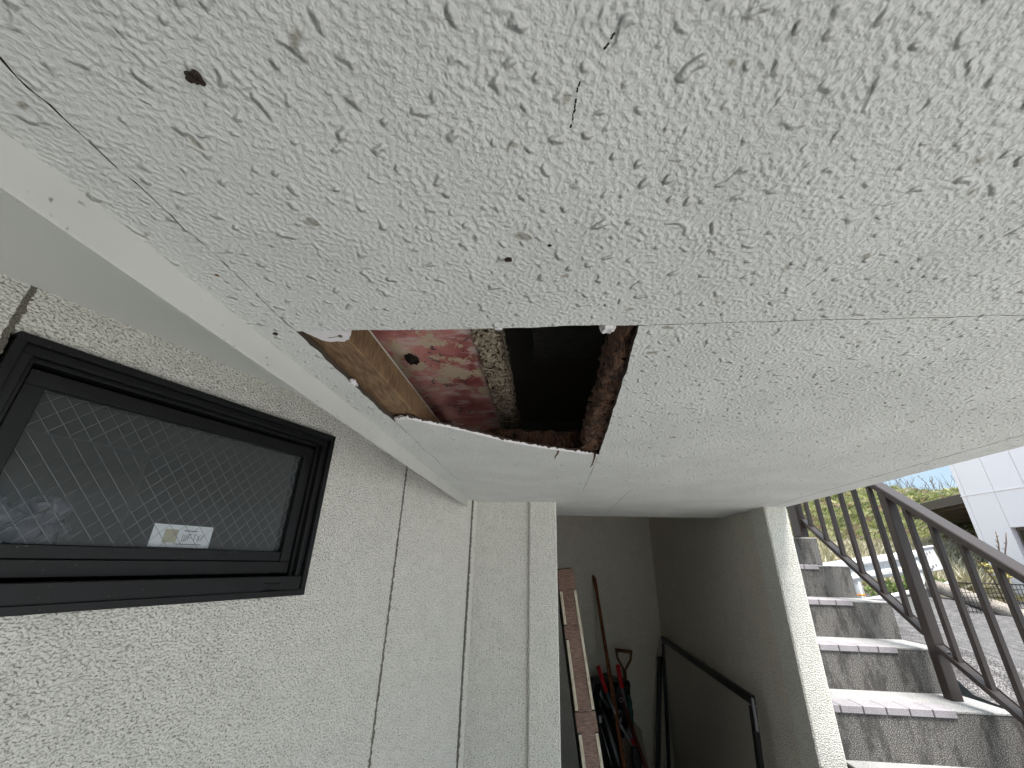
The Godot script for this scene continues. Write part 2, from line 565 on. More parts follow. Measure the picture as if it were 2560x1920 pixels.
func j6(z: float) -> float: return 1.064 - 0.064 * (z + 2.185)

func build_ceiling() -> void:
	var c := thing("ceiling", "pale grey spray-textured ceiling with a hole torn in one board", "", Vector3.ZERO, "", "structure")
	c.remove_meta("category")
	var V := func(x: float, z: float) -> Vector2: return Vector2(x, z)
	var torn := [V.call(-0.314, -0.791), V.call(-0.297, -0.772), V.call(-0.278, -0.769), V.call(-0.252, -0.792), V.call(-0.214, -0.822), V.call(-0.165, -0.867), V.call(-0.094, -0.939), V.call(-0.041, -0.975), V.call(0.015, -1.012), V.call(0.078, -1.043), V.call(0.1415, -1.076)]
	var panels := [
		[V.call(-0.366, 2.2), V.call(-0.314, 2.2), V.call(-0.314, -1.456), V.call(-0.366, -1.43)],
		[V.call(-0.314, 2.2), V.call(j6(2.2), 2.2), V.call(j6(-0.42), -0.416), V.call(0.113, -0.424), V.call(-0.314, -0.424)],
		[V.call(0.113, -0.424), V.call(j6(-0.42), -0.416), V.call(j6(-1.57), -1.57), V.call(0.864, -1.571), V.call(0.33, -1.648), V.call(0.15, -1.648), V.call(0.1415, -1.076), V.call(0.127, -0.7)],
		torn + [V.call(0.15, -1.648), V.call(0.045, -1.644), V.call(-0.097, -1.573), V.call(-0.314, -1.456)],
		[V.call(-0.366, -1.43), V.call(-0.314, -1.456), V.call(-0.097, -1.573), V.call(0.045, -1.644), V.call(0.15, -1.648), V.call(0.33, -1.648), V.call(0.361, -2.655), V.call(-0.30, -2.655), V.call(-0.366, -2.2)],
		[V.call(0.33, -1.648), V.call(0.864, -1.571), V.call(j6(-1.57), -1.57), V.call(1.064, -2.185), V.call(1.064, -2.655), V.call(0.361, -2.655)],
		[V.call(j6(2.2), 2.2), V.call(j6(2.2) + 0.083, 2.2), V.call(1.07, -0.974), V.call(1.14, -2.09), V.call(1.14, -2.25), V.call(1.064, -2.185)],
	]
	for i in panels.size():
		var o := outline(panels[i], 0.0016 if i == 6 else 0.0005, 0.0026)
		var pn := put("ceiling_panel", slab(o, CEIL, CEIL + 0.0085, 1), M.ceiling, c)
		put("board_edge", slab(o, CEIL, CEIL + 0.0085, 2), M.joint_shade, pn)
	# pale broken edge of the torn board
	var s := st0()
	var src := PackedVector2Array()
	for i in torn.size() - 1:
		for k in 12: src.append(torn[i].lerp(torn[i + 1], k / 12.0))
	src.append(torn[-1])
	for i in src.size() - 1:
		var a := wobble(src[i] + Vector2(0, 0.0005), 0.0026)
		var b := wobble(src[i + 1] + Vector2(0, 0.0005), 0.0026)
		var w1 := 0.0012 + 0.003 * absf(wob.get_noise_2d(i * 9.0, 5.0))
		var w2 := 0.0012 + 0.003 * absf(wob.get_noise_2d((i + 1) * 9.0, 5.0))
		var h1 := CEIL + 0.0035 + 0.005 * wob.get_noise_2d(i * 7.0, 40.0)
		var h2 := CEIL + 0.0035 + 0.005 * wob.get_noise_2d((i + 1) * 7.0, 40.0)
		var p := [Vector3(a.x, CEIL - 0.0006, a.y), Vector3(b.x, CEIL - 0.0006, b.y), Vector3(b.x, h2, b.y + w2), Vector3(a.x, h1, a.y + w1)]
		face(s, p, Vector3(0, -0.3, 1))
		face(s, [p[0], p[1], Vector3(b.x, CEIL - 0.0006, b.y - 0.004), Vector3(a.x, CEIL - 0.0006, a.y - 0.004)], Vector3.DOWN)
	put("torn_edge", fin(s), M.gypsum, c)
	# hairline cracks
	for cr in [[Vector2(0.0225, -0.150), Vector2(0.0205, -0.166), Vector2(0.0185, -0.178)], [Vector2(0.0395, -0.127), Vector2(0.0345, -0.1345)]]:
		var cs := st0()
		for i in cr.size() - 1:
			for k in 5:
				if (k * 7 + i * 3) % 5 == 4: continue
				var a: Vector2 = cr[i].lerp(cr[i + 1], k / 5.0) + Vector2(rng.randf_range(-1, 1), 0) * 0.0006
				var b: Vector2 = cr[i].lerp(cr[i + 1], (k + 0.9) / 5.0) + Vector2(rng.randf_range(-1, 1), 0) * 0.0006
				var w := rng.randf_range(0.0003, 0.0007)
				cbox(cs, Vector3(-w, -0.0004, 0), Vector3(w, 0.002, a.distance_to(b)), 0.0002, Transform3D(Basis.looking_at(Vector3(a.x - b.x, 0, a.y - b.y), Vector3.UP), Vector3(a.x, CEIL, a.y)))
		put("crack", fin(cs), M.crack, c)
	# edge trim: a white lip dropping along the left side
	var lip := box(Vector3(-0.372, CEIL - 0.036, 2.2), Vector3(-0.3655, CEIL + 0.05, -1.95), 0.0015)
	tag(put("edge_trim", lip, M.trim), "smooth white trim strip along the left edge of the ceiling", "trim")

func build_cavity() -> void:
	# the landing that lies over the ceiling, its floor slab and skirts
	var l := thing("stair_landing", "concrete landing slab over the ceiling, dark inside the hole", "landing")
	put("slab", box(Vector3(-2.2, 2.52, 2.25), Vector3(1.2, 2.70, -4.7), 0.0), M.cavity, l)
	var ox := j6(2.2) + 0.083
	put("side_skirt", slab(PackedVector2Array([Vector2(ox - 0.03, 2.2), Vector2(ox, 2.2), Vector2(1.07, -0.974), Vector2(1.14, -2.09), Vector2(1.143, -2.66), Vector2(1.11, -2.66), Vector2(1.11, -2.09), Vector2(1.04, -0.974)]), 1.9225, 2.52), M.trim, l)
	put("front_skirt", box(Vector3(-0.35, 1.925, 2.205), Vector3(0.86, 2.52, 2.25), 0.0), M.cavity, l)
	put("back_skirt", box(Vector3(-0.34, 1.925, -2.66), Vector3(1.143, 2.52, -2.70), 0.0), M.cavity, l)
	put("cavity_wall", box(Vector3(-0.86, 2.09, 2.2), Vector3(-0.9, 2.52, -1.2), 0.0), M.cavity, l)
	put("rear_plank", box(Vector3(-0.031, 2.22, -0.6), Vector3(0.24, 2.24, -1.12), 0.002), M.old_plank, l)
	# left joist: sound timber
	tag(put("joist", box(Vector3(-0.36, CEIL + 0.0125, 0.4), Vector3(-0.267, CEIL + 0.058, -1.6), 0.002), M.joist), "brown timber joist along the left side of the ceiling hole", "joist")
	tag(put("rotten_joist", rough(Vector3(0.098, CEIL + 0.0125, -0.30), Vector3(0.165, CEIL + 0.062, -1.22), Vector3(0.008, 0.008, 0.008), 0.014, Vector3(900, 700, 220), 0.0, 1), M.rotten), "crumbling dark joist along the right side of the ceiling hole", "joist")
	tag(put("rotten_joist", rough(Vector3(-0.26, CEIL + 0.0125, -1.14), Vector3(0.15, CEIL + 0.072, -1.085), Vector3(0.008, 0.008, 0.008), 0.016, Vector3(200, 800, 800), 0.0, 2), M.rotten), "rotten dark cross timber at the far end of the ceiling hole", "joist")
	tag(put("batten", rough(Vector3(-0.266, CEIL + 0.0125, -0.433), Vector3(0.097, CEIL + 0.03, -0.39), Vector3(0.01, 0.01, 0.01), 0.004, Vector3(300, 600, 600), 0.0, 3), M.rotten), "thin dark batten along the near edge of the ceiling hole", "batten")
	# red sheet overhead
	var s := st0()
	var y := 2.11
	var x0 := -0.80
	var x1 := -0.157
	var nx := 16
	var nz := 24
	for i in nx:
		for j in nz:
			var q := []
			var uv := []
			for e in [[0, 0], [1, 0], [1, 1], [0, 1]]:
				var u: float = float(i + e[0]) / nx
				var v: float = float(j + e[1]) / nz
				var x := lerpf(x0, x1, u)
				var z := lerpf(-0.30, -1.60, v)
				if u == 1.0: x += wob.get_noise_2d(z * 260.0, 9.0) * 0.008
				q.append(Vector3(x, y + wob.get_noise_2d(x * 60.0, z * 60.0) * 0.004, z))
				uv.append(Vector2(u, (z + 0.65) / -0.7))
			face(s, q, Vector3.DOWN, uv)
	s.set_smooth_group(0)
	var plate_ := thing("red_steel_sheet", "red painted sheet with pale flaking patches seen through the ceiling hole", "metal sheet")
	put("sheet", fin(s), M.red, plate_)
	tag(put("rust_hole", rough(Vector3(-0.345, y - 0.012, -0.905), Vector3(-0.315, y + 0.004, -0.86), Vector3(0.005, 0.005, 0.005), 0.01, Vector3(700, 700, 700), 0.6, 4), M.mud, plate_), "")
	# crumbled fibre strip beside the sheet
	tag(put("insulation_strip", rough(Vector3(-0.152, y - 0.018, -0.30), Vector3(-0.098, y + 0.05, -1.60), Vector3(0.004, 0.004, 0.004), 0.011, Vector3(1500, 1500, 1300), 0.0, 6), M.fibre), "ragged beige insulation strip between the red sheet and the dark void", "insulation")
	# pale scraps of board left on the timbers
	var scrap := [Vector2(-0.3125, -0.4245), Vector2(-0.259, -0.4245), Vector2(-0.2585, -0.432), Vector2(-0.2555, -0.437), Vector2(-0.2525, -0.443), Vector2(-0.256, -0.446), Vector2(-0.258, -0.452), Vector2(-0.264, -0.4535), Vector2(-0.268, -0.459), Vector2(-0.278, -0.4565), Vector2(-0.288, -0.459), Vector2(-0.297, -0.4535), Vector2(-0.303, -0.4435), Vector2(-0.308, -0.435)]
	var ragged := PackedVector2Array()
	for i in scrap.size():
		for k in 4:
			var v: Vector2 = scrap[i].lerp(scrap[(i + 1) % scrap.size()], k / 4.0)
			ragged.append(v + Vector2(rng.randf_range(-1, 1), rng.randf_range(-1, 1)) * 0.0005)
	var bs := thing("board_scrap", "white scrap of board with a screw at the near left hole corner", "board scrap")
	put("board", slab(ragged, CEIL + 0.0045, CEIL + 0.0122), M.gypsum, bs)
	put("screw", tube([Vector3(-0.2665, CEIL + 0.0050, -0.443), Vector3(-0.2665, CEIL + 0.0032, -0.443)], [0.0034, 0.0026], 10), M.sealant, bs)
	put("crack", bar(Vector3(-0.2665, CEIL + 0.0045, -0.4435), Vector3(-0.286, CEIL + 0.0045, -0.4475), 0.0008, 0.0006, Vector3.FORWARD, 0.0), M.crack, bs)
	var lumps := [[Vector3(-0.316, CEIL + 0.004, -0.592), Vector3(0.010, 0.007, 0.022), "small white plaster scrap halfway along the left edge of the hole"],
		[Vector3(-0.300, CEIL + 0.005, -0.777), Vector3(0.022, 0.007, 0.012), "white plaster scrap at the far left corner of the hole"],
		[Vector3(0.078, CEIL + 0.003, -0.432), Vector3(0.020, 0.010, 0.014), "white frayed plaster lump at the near right corner of the hole"],
		[Vector3(-0.057, CEIL + 0.003, -0.427), Vector3(0.010, 0.004, 0.006), "tiny pale plaster chip midway along the near edge of the hole"]]
	for i in lumps.size():
		var b: Vector3 = lumps[i][0]
		var h: Vector3 = lumps[i][1]
		tag(put("plaster_scrap", rough(b - h / 2, b + h / 2, h / 7.0, 0.006, Vector3(800, 800, 800), 0.7, 10 + i), M.gypsum), lumps[i][2], "plaster scrap")
	# splinters hanging from the rotten corner
	var fs := st0(true)
	var r := RandomNumberGenerator.new()
	r.seed = 77
	for i in 110:
		var p := Vector3(0.105 + r.randf() * 0.045, CEIL + 0.012, -0.90 - r.randf() * 0.19)
		if i > 30: p = Vector3(r.randf_range(-0.02, 0.14), CEIL + 0.013, -1.062 + r.randf_range(-0.012, 0.01))
		if i > 62:
			var k := r.randf()
			p = Vector3(lerpf(0.104, 0.128, k) + r.randf() * 0.012, CEIL + 0.010, lerpf(-0.45, -1.0, k))
		if i > 88: p = Vector3(r.randf_range(-0.2, 0.1), CEIL + r.randf_range(0.015, 0.06), -1.083)
		var d := Vector3(r.randf_range(-1, 1), r.randf_range(-0.5, 0.35), r.randf_range(-1, 1)) * 0.012
		var d2 := d.rotated(Vector3.UP, r.randf_range(-1, 1)) * 0.9
		ctube(fs, [p, p + d, p + d + d2], [0.0012, 0.0009, 0.0003], 5)
	for h in [[Vector3(0.132, 1.912, -1.065), Vector3(0.128, 1.897, -1.066), Vector3(0.123, 1.884, -1.07), Vector3(0.1165, 1.876, -1.07)], [Vector3(0.035, 1.914, -1.025), Vector3(0.032, 1.902, -1.027), Vector3(0.026, 1.895, -1.03), Vector3(0.025, 1.886, -1.03)]]:
		ctube(fs, h, [0.003, 0.0025, 0.0018, 0.0005], 6)
	tag(put("wood_splinters", fin(fs)
, M.rotten), "dark splinters and fibres dangling from the rotten hole corner", "splinters", "", "stuff")
	# mud dabs and a rust spot on the ceiling
	var spots := [[Vector2(-0.206, -0.133), 0.0042, "dark brown mud dab near the upper left of the ceiling"], [Vector2(-0.033, -0.300), 0.0032, "small black mud dab on the ceiling midway between the hairline crack and the hole"], [Vector2(0.006, -0.285), 0.0018, "tiny brown mud dab on the ceiling right of the small black one"], [Vector2(-0.343, -0.427), 0.0034, "black mud dab on the narrow ceiling strip left of the hole"], [Vector2(-0.3325, -0.31), 0.0018, "tiny orange rust spot on the narrow ceiling strip"]]
	for i in spots.size():
		var v: Vector2 = spots[i][0]
		var k: float = spots[i][1]
		var ms := SurfaceTool.new()
		ms.begin(Mesh.PRIMITIVE_TRIANGLES)
		var r2 := RandomNumberGenerator.new()
		r2.seed = 50 + i
		for q in 9:
			var kk := k * r2.randf_range(0.25, 0.6)
			var c := Vector3(v.x + r2.randf_range(-1, 1) * k * 0.75, CEIL - kk * 0.3, v.y + r2.randf_range(-1, 1) * k * 0.75)
			var e := Vector3(kk, kk * 0.8, kk)
			ms.append_from(rough(c - e, c + e, Vector3.ONE * kk * 0.4, kk * 0.8, Vector3.ONE * (3.0 / kk), 0.8, 20 + i + q).commit(), 0, Transform3D.IDENTITY)
		tag(put("mud_dab", ms, M.rust if i == 4 else M.mud), spots[i][2], "mud dab")

func wall_xf() -> Transform3D:
	return Transform3D(Basis(Vector3(0.3452, 0, -0.9385), Vector3.UP, Vector3(0.9385, 0, 0.3452)), Vector3(-0.35, 0, -1.998))

func build_house_wall() -> void:
	var w := thing("house_wall", "cream stucco house wall on the left around the black window", "wall")
	w.transform = wall_xf()
	var H := 2.6
	var T := -0.12
	put("wall_panel", box(Vector3(-0.5137, 0, 0), Vector3(0.05, H, T), 0.003), M.wall, w)
	var s := st0()
	cbox(s, Vector3(-1.5727, 0, 0), Vector3(-0.5193, 1.552, T), 0.0)
	cbox(s, Vector3(-1.5727, 1.985, 0), Vector3(-0.5193, H, T), 0.0)
	cbox(s, Vector3(-0.885, 1.552, 0), Vector3(-0.5193, 1.985, T), 0.0)
	put("wall_panel", fin(s), M.wall, w)
	put("wall_panel", box(Vector3(-4.6, 0, 0), Vector3(-1.5783, H, T), 0.003), M.wall, w)
	for x in [-0.5165, -1.5755]:
		put("joint_sealant", rough(Vector3(x - 0.0045, 0.6, -0.008), Vector3(x + 0.0045, H, 0.0008), Vector3(0.004, 0.004, 0.01), 0.0045, Vector3(900, 900, 900), 0.0, 41), M.sealant, w)
	# the sealant line in the inner corner
	put("corner_sealant", rough(Vector3(-0.0075, 0.6, -0.002), Vector3(0.002, CEIL, 0.005), Vector3(0.004, 0.004, 0.01), 0.006, Vector3(900, 900, 900), 0.0, 43), M.sealant, w)
	var so := slab(PackedVector2Array([Vector2(-0.3625, 2.2), Vector2(-0.3625, -1.9), Vector2(-0.40, -1.9), Vector2(-1.93, 2.2)]), 2.072, 2.085)
	tag(put("soffit", so, M.soffit), "smooth grey soffit between the stucco wall and the white trim", "soffit")
	# window
	var win := thing("window", "black aluminium window with wired glass in the left wall", "window")
	win.transform = wall_xf()
	var L := -1.567
	var R := -0.885
	var B := 1.552
	var T2 := 1.985
	var f := st0()
	var ring := func(s2: SurfaceTool, l: float, r: float, b: float, t: float, w2: float, z1: float, z0: float) -> void:
		cbox(s2, Vector3(l, t - w2, z0), Vector3(r, t, z1), 0.0012)
		cbox(s2, Vector3(l, b, z0), Vector3(r, b + w2, z1), 0.0012)
		cbox(s2, Vector3(l, b + w2, z0 + 0.0004), Vector3(l + w2, t - w2, z1 - 0.0004), 0.0012)
		cbox(s2, Vector3(r - w2, b + w2, z0 + 0.0004), Vector3(r, t - w2, z1 - 0.0004), 0.0012)
	ring.call(f, L, R, B, T2, 0.014, 0.016, -0.10)
	put("outer_frame", fin(f), M.frame_dust, win)
	f = st0()
	ring.call(f, L + 0.014, R - 0.014, B + 0.014, T2 - 0.014, 0.016, 0.004, -0.09)
	ring.call(f, L + 0.030, R - 0.030, B + 0.030, T2 - 0.030, 0.008, -0.010, -0.09)
	put("inner_frame", fin(f), M.frame_dust, win)
	put("sill", box(Vector3(L + 0.012, B + 0.012, 0.004), Vector3(R - 0.014, B + 0.047, 0.011), 0.002), M.frame_dust, win)
	f = st0()
	ring.call(f, L + 0.040, R - 0.040, B + 0.052, T2 - 0.046, 0.028, -0.018, -0.055)
	cbox(f, Vector3(L + 0.068, B + 0.0802, -0.022), Vector3(R - 0.068, B + 0.104, -0.052), 0.002)
	put("sash_frame", fin(f), M.frame_dust, win)
	put("latch_plate", box(Vector3(-1.006, 1.5665, 0.008), Vector3(-0.957, 1.584, 0.0135), 0.002), M.frame, win)
	put("latch_slot", box(Vector3(-0.995, 1.5715, 0.010), Vector3(-0.968, 1.579, 0.0148), 0.001), M.rubber, win)
	# glass with its wires
	var gx0 := L + 0.066
	var gx1 := R - 0.066
	var gy0 := B + 0.102
	var gy1 := T2 - 0.072
	put("glass_pane", box(Vector3(gx0, gy0, -0.0345), Vector3(gx1, gy1, -0.0347), 0.0), M.glass, win)
	f = st0()
	var pitch := 0.0303
	var sl := 1.16
	var hh := gy1 - gy0
	for dirn in [-1.0, 1.0]:
		for i in range(-12, 32):
			var xt := gx0 + 0.004 + i * pitch
			var xb: float = xt + dirn * hh / sl
			var a := Vector2(xt, gy1)
			var b := Vector2(xb, gy0)
			# clip to the pane
			var t0 := 0.0
			var t1 := 1.0
			var dx := b.x - a.x
			var ta := (gx0 - a.x) / dx
			var tb := (gx1 - a.x) / dx
			t0 = max(t0, min(ta, tb))
			t1 = min(t1, max(ta, tb))
			if t1 - t0 < 0.02: continue
			var p := a.lerp(b, t0)
			var q := a.lerp(b, t1)
			var zz := -0.0363 if dirn > 0 else -0.0371
			cbar(f, Vector3(p.x, p.y, zz), Vector3(q.x, q.y, zz), 0.00055, 0.00055, Vector3.BACK, 0.0)
	tag(put("wire_mesh", fin(f), M.wire, win), "", "", "", "stuff")
	f = st0()
	cbox(f, Vector3(gx0 - 1.2, 0.0, -3.2), Vector3(0.05, 2.4, -3.18), 0.0)
	cbox(f, Vector3(gx0 - 1.2, 0.0, -0.125), Vector3(gx0 - 1.18, 2.4, -3.18), 0.0)
	cbox(f, Vector3(0.03, 0.0, -0.125), Vector3(0.05, 2.4, -3.18), 0.0)
	cbox(f, Vector3(gx0 - 1.2, 2.4, -0.125), Vector3(0.05, 2.42, -3.2), 0.0)
	cbox(f, Vector3(gx0 - 1.2, 0.005, -0.125), Vector3(0.05, 0.02, -3.2), 0.0)
	put("room_behind", fin(f), M.room, win)
	tag(put("reflection_standin", rough(Vector3(-1.50, 1.63, -0.16), Vector3(-1.37, 1.725, -0.09), Vector3(0.006, 0.006, 0.006), 0.035, Vector3(160, 260, 200), 0.6, 51), M.pale_standin), "added crumpled pale lump standing in for reflections at the lower left of the wired glass", "reflection stand-in")  # added lump in place of pale reflection streaks on the glass
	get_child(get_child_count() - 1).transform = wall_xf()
	# card leaning inside the pane
	var c := thing("card", "white card with a small picture standing inside the wired window", "card")
	c.transform = wall_xf()
	put("sheet", box(Vector3(-1.252, 1.658, -0.0385), Vector3(-1.132, 1.7035, -0.0395), 0.0), M.card, c)
	put("picture", box(Vector3(-1.229, 1.667, -0.0381), Vector3(-1.203, 1.694, -0.0384), 0.0), M.card_picture, c)
	put("print_line", box(Vector3(-1.192, 1.6915, -0.0381), Vector3(-1.165, 1.6935, -0.0384), 0.0), M.ink, c)
	put("print_line", box(Vector3(-1.205, 1.664, -0.0381), Vector3(-1.150, 1.6655, -0.0384), 0.0), M.ink, c)
	var strokes := [[0, 0, 0, 1], [0, 0, 1, 0], [0.5, 0, 0.5, 1], [1, 0, 1, 1], [1.4, 0.1, 1.4, 1], [1.4, 1, 2.2, 1], [1.4, 0.5, 2.2, 0.5], [2.6, 1, 3.4, 1], [3.0, 1, 3.0, 0], [3.7, 0.9, 4.3, 0.1], [3.7, 0.1, 4.4, 1.0], [4.7, 0.1, 5.2, 0.9], [4.7, 0.9, 5.3, 0.9]]
	f = st0()
	for k in strokes:
		var a := Vector3(-1.192 + k[0] * 0.0082, 1.672 + k[1] * 0.013, -0.0382)
		var b := Vector3(-1.192 + k[2] * 0.0082, 1.672 + k[3] * 0.013, -0.0382)
		cbar(f, a, b, 0.0011, 0.0003, (b - a).cross(Vector3.BACK), 0.0)
	put("lettering", fin(f), M.ink, c)

func build_store() -> void:
	tag(put("rear_light_block", box(Vector3(-2.2, 0, 2.26), Vector3(0.45, 2.52, 2.4), 0.003), M.wall_world), "added unseen stucco wall behind the viewer that blocks light from the rear", "wall")  # unseen wall added to keep light from coming in behind the camera
	var b := thing("back_wall", "cream stucco wall piece between the inner corner and the store pillar", "wall")
	put("wall_panel", box(Vector3(-0.40, 0, -2.05), Vector3(-0.075, CEIL + 0.006, -2.17), 0.003), M.wall_world, b)
	var p := thing("store_pillar", "narrow stucco pillar at the left of the store room opening", "pillar")
	put("shaft", box(Vector3(-0.0775, 0, -2.03), Vector3(0.0505, CEIL + 0.006, -2.17), 0.005), M.wall_world, p)
	var e := thing("end_pillar", "bright white stucco wall end between the store room and the stairs", "pillar")
	put("shaft", box(Vector3(1.0385, 0, -2.09), Vector3(1.141, CEIL + 0.006, -2.24), 0.006), M.wall_world, e)
	var r := thing("store_room", "dim stucco store room behind the opening", "store room")
	put("right_wall", box(Vector3(1.066, 0, -2.2405), Vector3(1.14, 2.5, -4.62), 0.0), M.store_wall, r)
	put("rear_wall", box(Vector3(-0.8, 0, -4.50), Vector3(1.066, 2.5, -4.62), 0.0), M.store_wall, r)
	put("left_wall", box(Vector3(-0.8, 0, -2.172), Vector3(-0.7, 2.5, -4.50), 0.0), M.store_wall, r)
	put("inner_return", box(Vector3(-0.7, 0, -2.172), Vector3(0.03, CEIL + 0.006, -2.22), 0.0), M.store_wall, r)
	put("store_ceiling", box(Vector3(-0.8, 2.46, -2.705), Vector3(1.066, 2.5, -4.5), 0.0), M.store_wall, r)

func store_things() -> void:
	# long flat package, standing on edge and leaning to the left
	var q := thing("long_package", "tall brown taped package with pale wooden edge strips leaning in the store room", "package")
	var bot := Vector3(0.242, 0.02, -2.055)
	var top := Vector3(0.062, 1.60, -2.605)
	var up := (top - bot).normalized()
	var sd := up.cross(Vector3.BACK).normalized()
	var xf := Transform3D(Basis(sd, up, sd.cross(up)), bot)
	var len_ := (top - bot).length()
	put("carton", box(Vector3(0.002, 0, -0.004), Vector3(0.092, len_, -0.95), 0.004, xf), M.cardboard, q)
	put("tape", box(Vector3(0.016, 0.01, -0.003), Vector3(0.078, len_ + 0.002, 0.0), 0.001, xf), M.tape, q)
	for t in [[len_ - 0.11, 0.112], [len_ - 0.345, 0.06], [len_ - 0.72, 0.075], [0.35, 0.08]]:
		put("tape_band", box(Vector3(-0.003, t[0], -0.06), Vector3(0.0945, t[0] + t[1], 0.0035), 0.002, xf), M.tape, q)
	for t in [[len_ - 0.28, 0.165], [len_ - 0.64, 0.29], [len_ - 0.84, 0.115], [0.435, 0.30], [0.01, 0.335]]:
		put("wood_strip", box(Vector3(0.0, t[0], -0.002), Vector3(0.0155, t[0] + t[1], 0.006), 0.002, xf), M.pale_wood, q)
	for t in [[len_ - 0.64, 0.525], [len_ - 0.90, 0.175], [0.1, len_ - 1.02]]:
		var wd := 0.028 if t[0] == 0.1 else 0.0145
		put("wood_strip", box(Vector3(0.0925 - wd, t[0], -0.002), Vector3(0.0925, t[0] + t[1], 0.006), 0.002, xf), M.pale_wood, q)
	put("torn_flap", box(Vector3(-0.02, len_ + 0.004, -0.25), Vector3(0.085, len_ + 0.009, 0.0), 0.001, xf), M.cardboard, q)
	put("eye_screw", tube([xf * Vector3(-0.004, len_ - 0.86, -0.006), xf * Vector3(-0.009, len_ - 0.857, -0.003), xf * Vector3(-0.011, len_ - 0.864, 0.0), xf * Vector3(-0.006, len_ - 0.868, 0.0)], 0.0016, 6), M.steel, q)
	# rusty rod against the rear wall
	tag(put("rod", tube([Vector3(0.462, 1.53, -4.46), Vector3(0.470, 1.50, -4.45), Vector3(0.474, 1.45, -4.43), Vector3(0.48, 1.40, -4.40), Vector3(0.55, 0.377, -3.95), Vector3(0.578, 0.0, -3.78)], [0.008, 0.017, 0.019, 0.0145, 0.0165, 0.0165], 10), M.rust), "long rusty brown rod leaning against the dim rear wall", "rod")
	# D-handled spade
	var sp := thing("spade", "spade with a wooden D-shaped grip leaning against the rear wall", "spade")
	var hs := st0(true)
	ctube(hs, [Vector3(0.625, 0.925, -4.36), Vector3(0.628, 0.87, -4.35), Vector3(0.655, 0.82, -4.34), Vector3(0.678, 0.775, -4.33)], 0.0105, 8)
	ctube(hs, [Vector3(0.752, 0.918, -4.36), Vector3(0.742, 0.86, -4.35), Vector3(0.708, 0.815, -4.34), Vector3(0.678, 0.775, -4.33)], 0.0105, 8)
	put("grip_arms", fin(hs), M.handle_wood, sp)
	put("grip", tube([Vector3(0.615, 0.927, -4.36), Vector3(0.762, 0.918, -4.36)], 0.015, 10), M.handle_wood, sp)
	put("shaft", tube([Vector3(0.678, 0.785, -4.33), Vector3(0.67, 0.40, -4.22)], 0.016, 10), M.handle_wood, sp)
	var bx := Transform3D(Basis.from_euler(Vector3(-0.28, 0.1, 0.03)), Vector3(0.68, 0.02, -4.09))
	put("blade", plate([Vector2(-0.10, 0.44), Vector2(-0.05, 0.46), Vector2(0.06, 0.45), Vector2(0.10, 0.40), Vector2(0.115, 0.16), Vector2(0.07, 0.04), Vector2(0.0, 0.0), Vector2(-0.07, 0.04), Vector2(-0.11, 0.16)], 0.004, bx), M.spade, sp)
	# lopper with red grips
	var lo := thing("lopper", "long lopper with two red grips standing on its blades in the store room", "lopper")
	var piv := Vector3(0.665, 0.36, -4.0)
	put("handle_grip", tube([Vector3(0.421, 0.86, -4.06), Vector3(0.475, 0.689, -4.04)], [0.017, 0.016], 10), M.red_grip, lo)
	put("handle_tube", tube([Vector3(0.475, 0.69, -4.04), Vector3(0.54, 0.532, -4.02), Vector3(0.61, 0.42, -4.0), piv], 0.0115, 8), M.grey_metal, lo)
	put("handle_grip", tube([Vector3(0.582, 0.875, -4.06), Vector3(0.603, 0.721, -4.04)], [0.017, 0.016], 10), M.red_grip, lo)
	put("handle_tube", tube([Vector3(0.603, 0.722, -4.04), Vector3(0.625, 0.56, -4.02), Vector3(0.648, 0.402, -4.0)], 0.012, 8), M.grey_metal, lo)
	put("collar", tube([Vector3(0.647, 0.415, -4.0), Vector3(0.652, 0.375, -4.0)], 0.015, 8), M.red_grip, lo)
	put("blades", box(Vector3(0.63, 0.10, -3.985), Vector3(0.70, 0.37, -4.015), 0.012), M.black_plastic, lo)
	# maroon pole with a hanging ring
	var mp := thing("maroon_pole", "dark red pole with a hanging ring crossing the lopper", "pole")
	put("pole", tube([Vector3(0.580, 0.68, -4.02), Vector3(0.74, 0.206, -3.92), Vector3(0.81, 0.0, -3.88)], 0.015, 10), M.maroon, mp)
	var ring := []
	for k in 13: ring.append(Vector3(0.583 + 0.014 * cos(TAU * k / 12), 0.655 + 0.014 * sin(TAU * k / 12), -3.985))
	put("ring", tube(ring, 0.0025, 6), M.steel, mp)
	# black sack and folded umbrella
	var bg := thing("black_sack", "glossy black plastic sack with a green print behind the lopper", "sack")
	put("sack", rough(Vector3(0.37, 0.0, -4.45), Vector3(0.70, 0.74, -4.17), Vector3(0.025, 0.03, 0.03), 0.05, Vector3(60, 45, 60), 0.35, 31), M.black_plastic, bg)
	put("print", rough(Vector3(0.66, 0.40, -4.25), Vector3(0.695, 0.66, -4.163), Vector3(0.02, 0.02, 0.02), 0.02, Vector3(60, 60, 60), 0.3, 32), M.green_print, bg)
	var um := thing("folded_umbrella", "folded black umbrella with a silver tip leaning on the black sack", "umbrella")
	put("canopy", tube([Vector3(0.415, 0.62, -4.10), Vector3(0.44, 0.55, -4.08), Vector3(0.49, 0.38, -4.02), Vector3(0.535, 0.24, -3.98), Vector3(0.55, 0.19, -3.96)], [0.025, 0.055, 0.072, 0.066, 0.03], 9), M.black_plastic, um)
	put("rib", tube([Vector3(0.405, 0.50, -4.0), Vector3(0.455, 0.33, -3.96), Vector3(0.475, 0.26, -3.95)], 0.006, 6), M.steel, um)
	put("tip", box(Vector3(0.395, 0.50, -4.02), Vector3(0.425, 0.545, -3.99), 0.006), M.grey_metal, um)
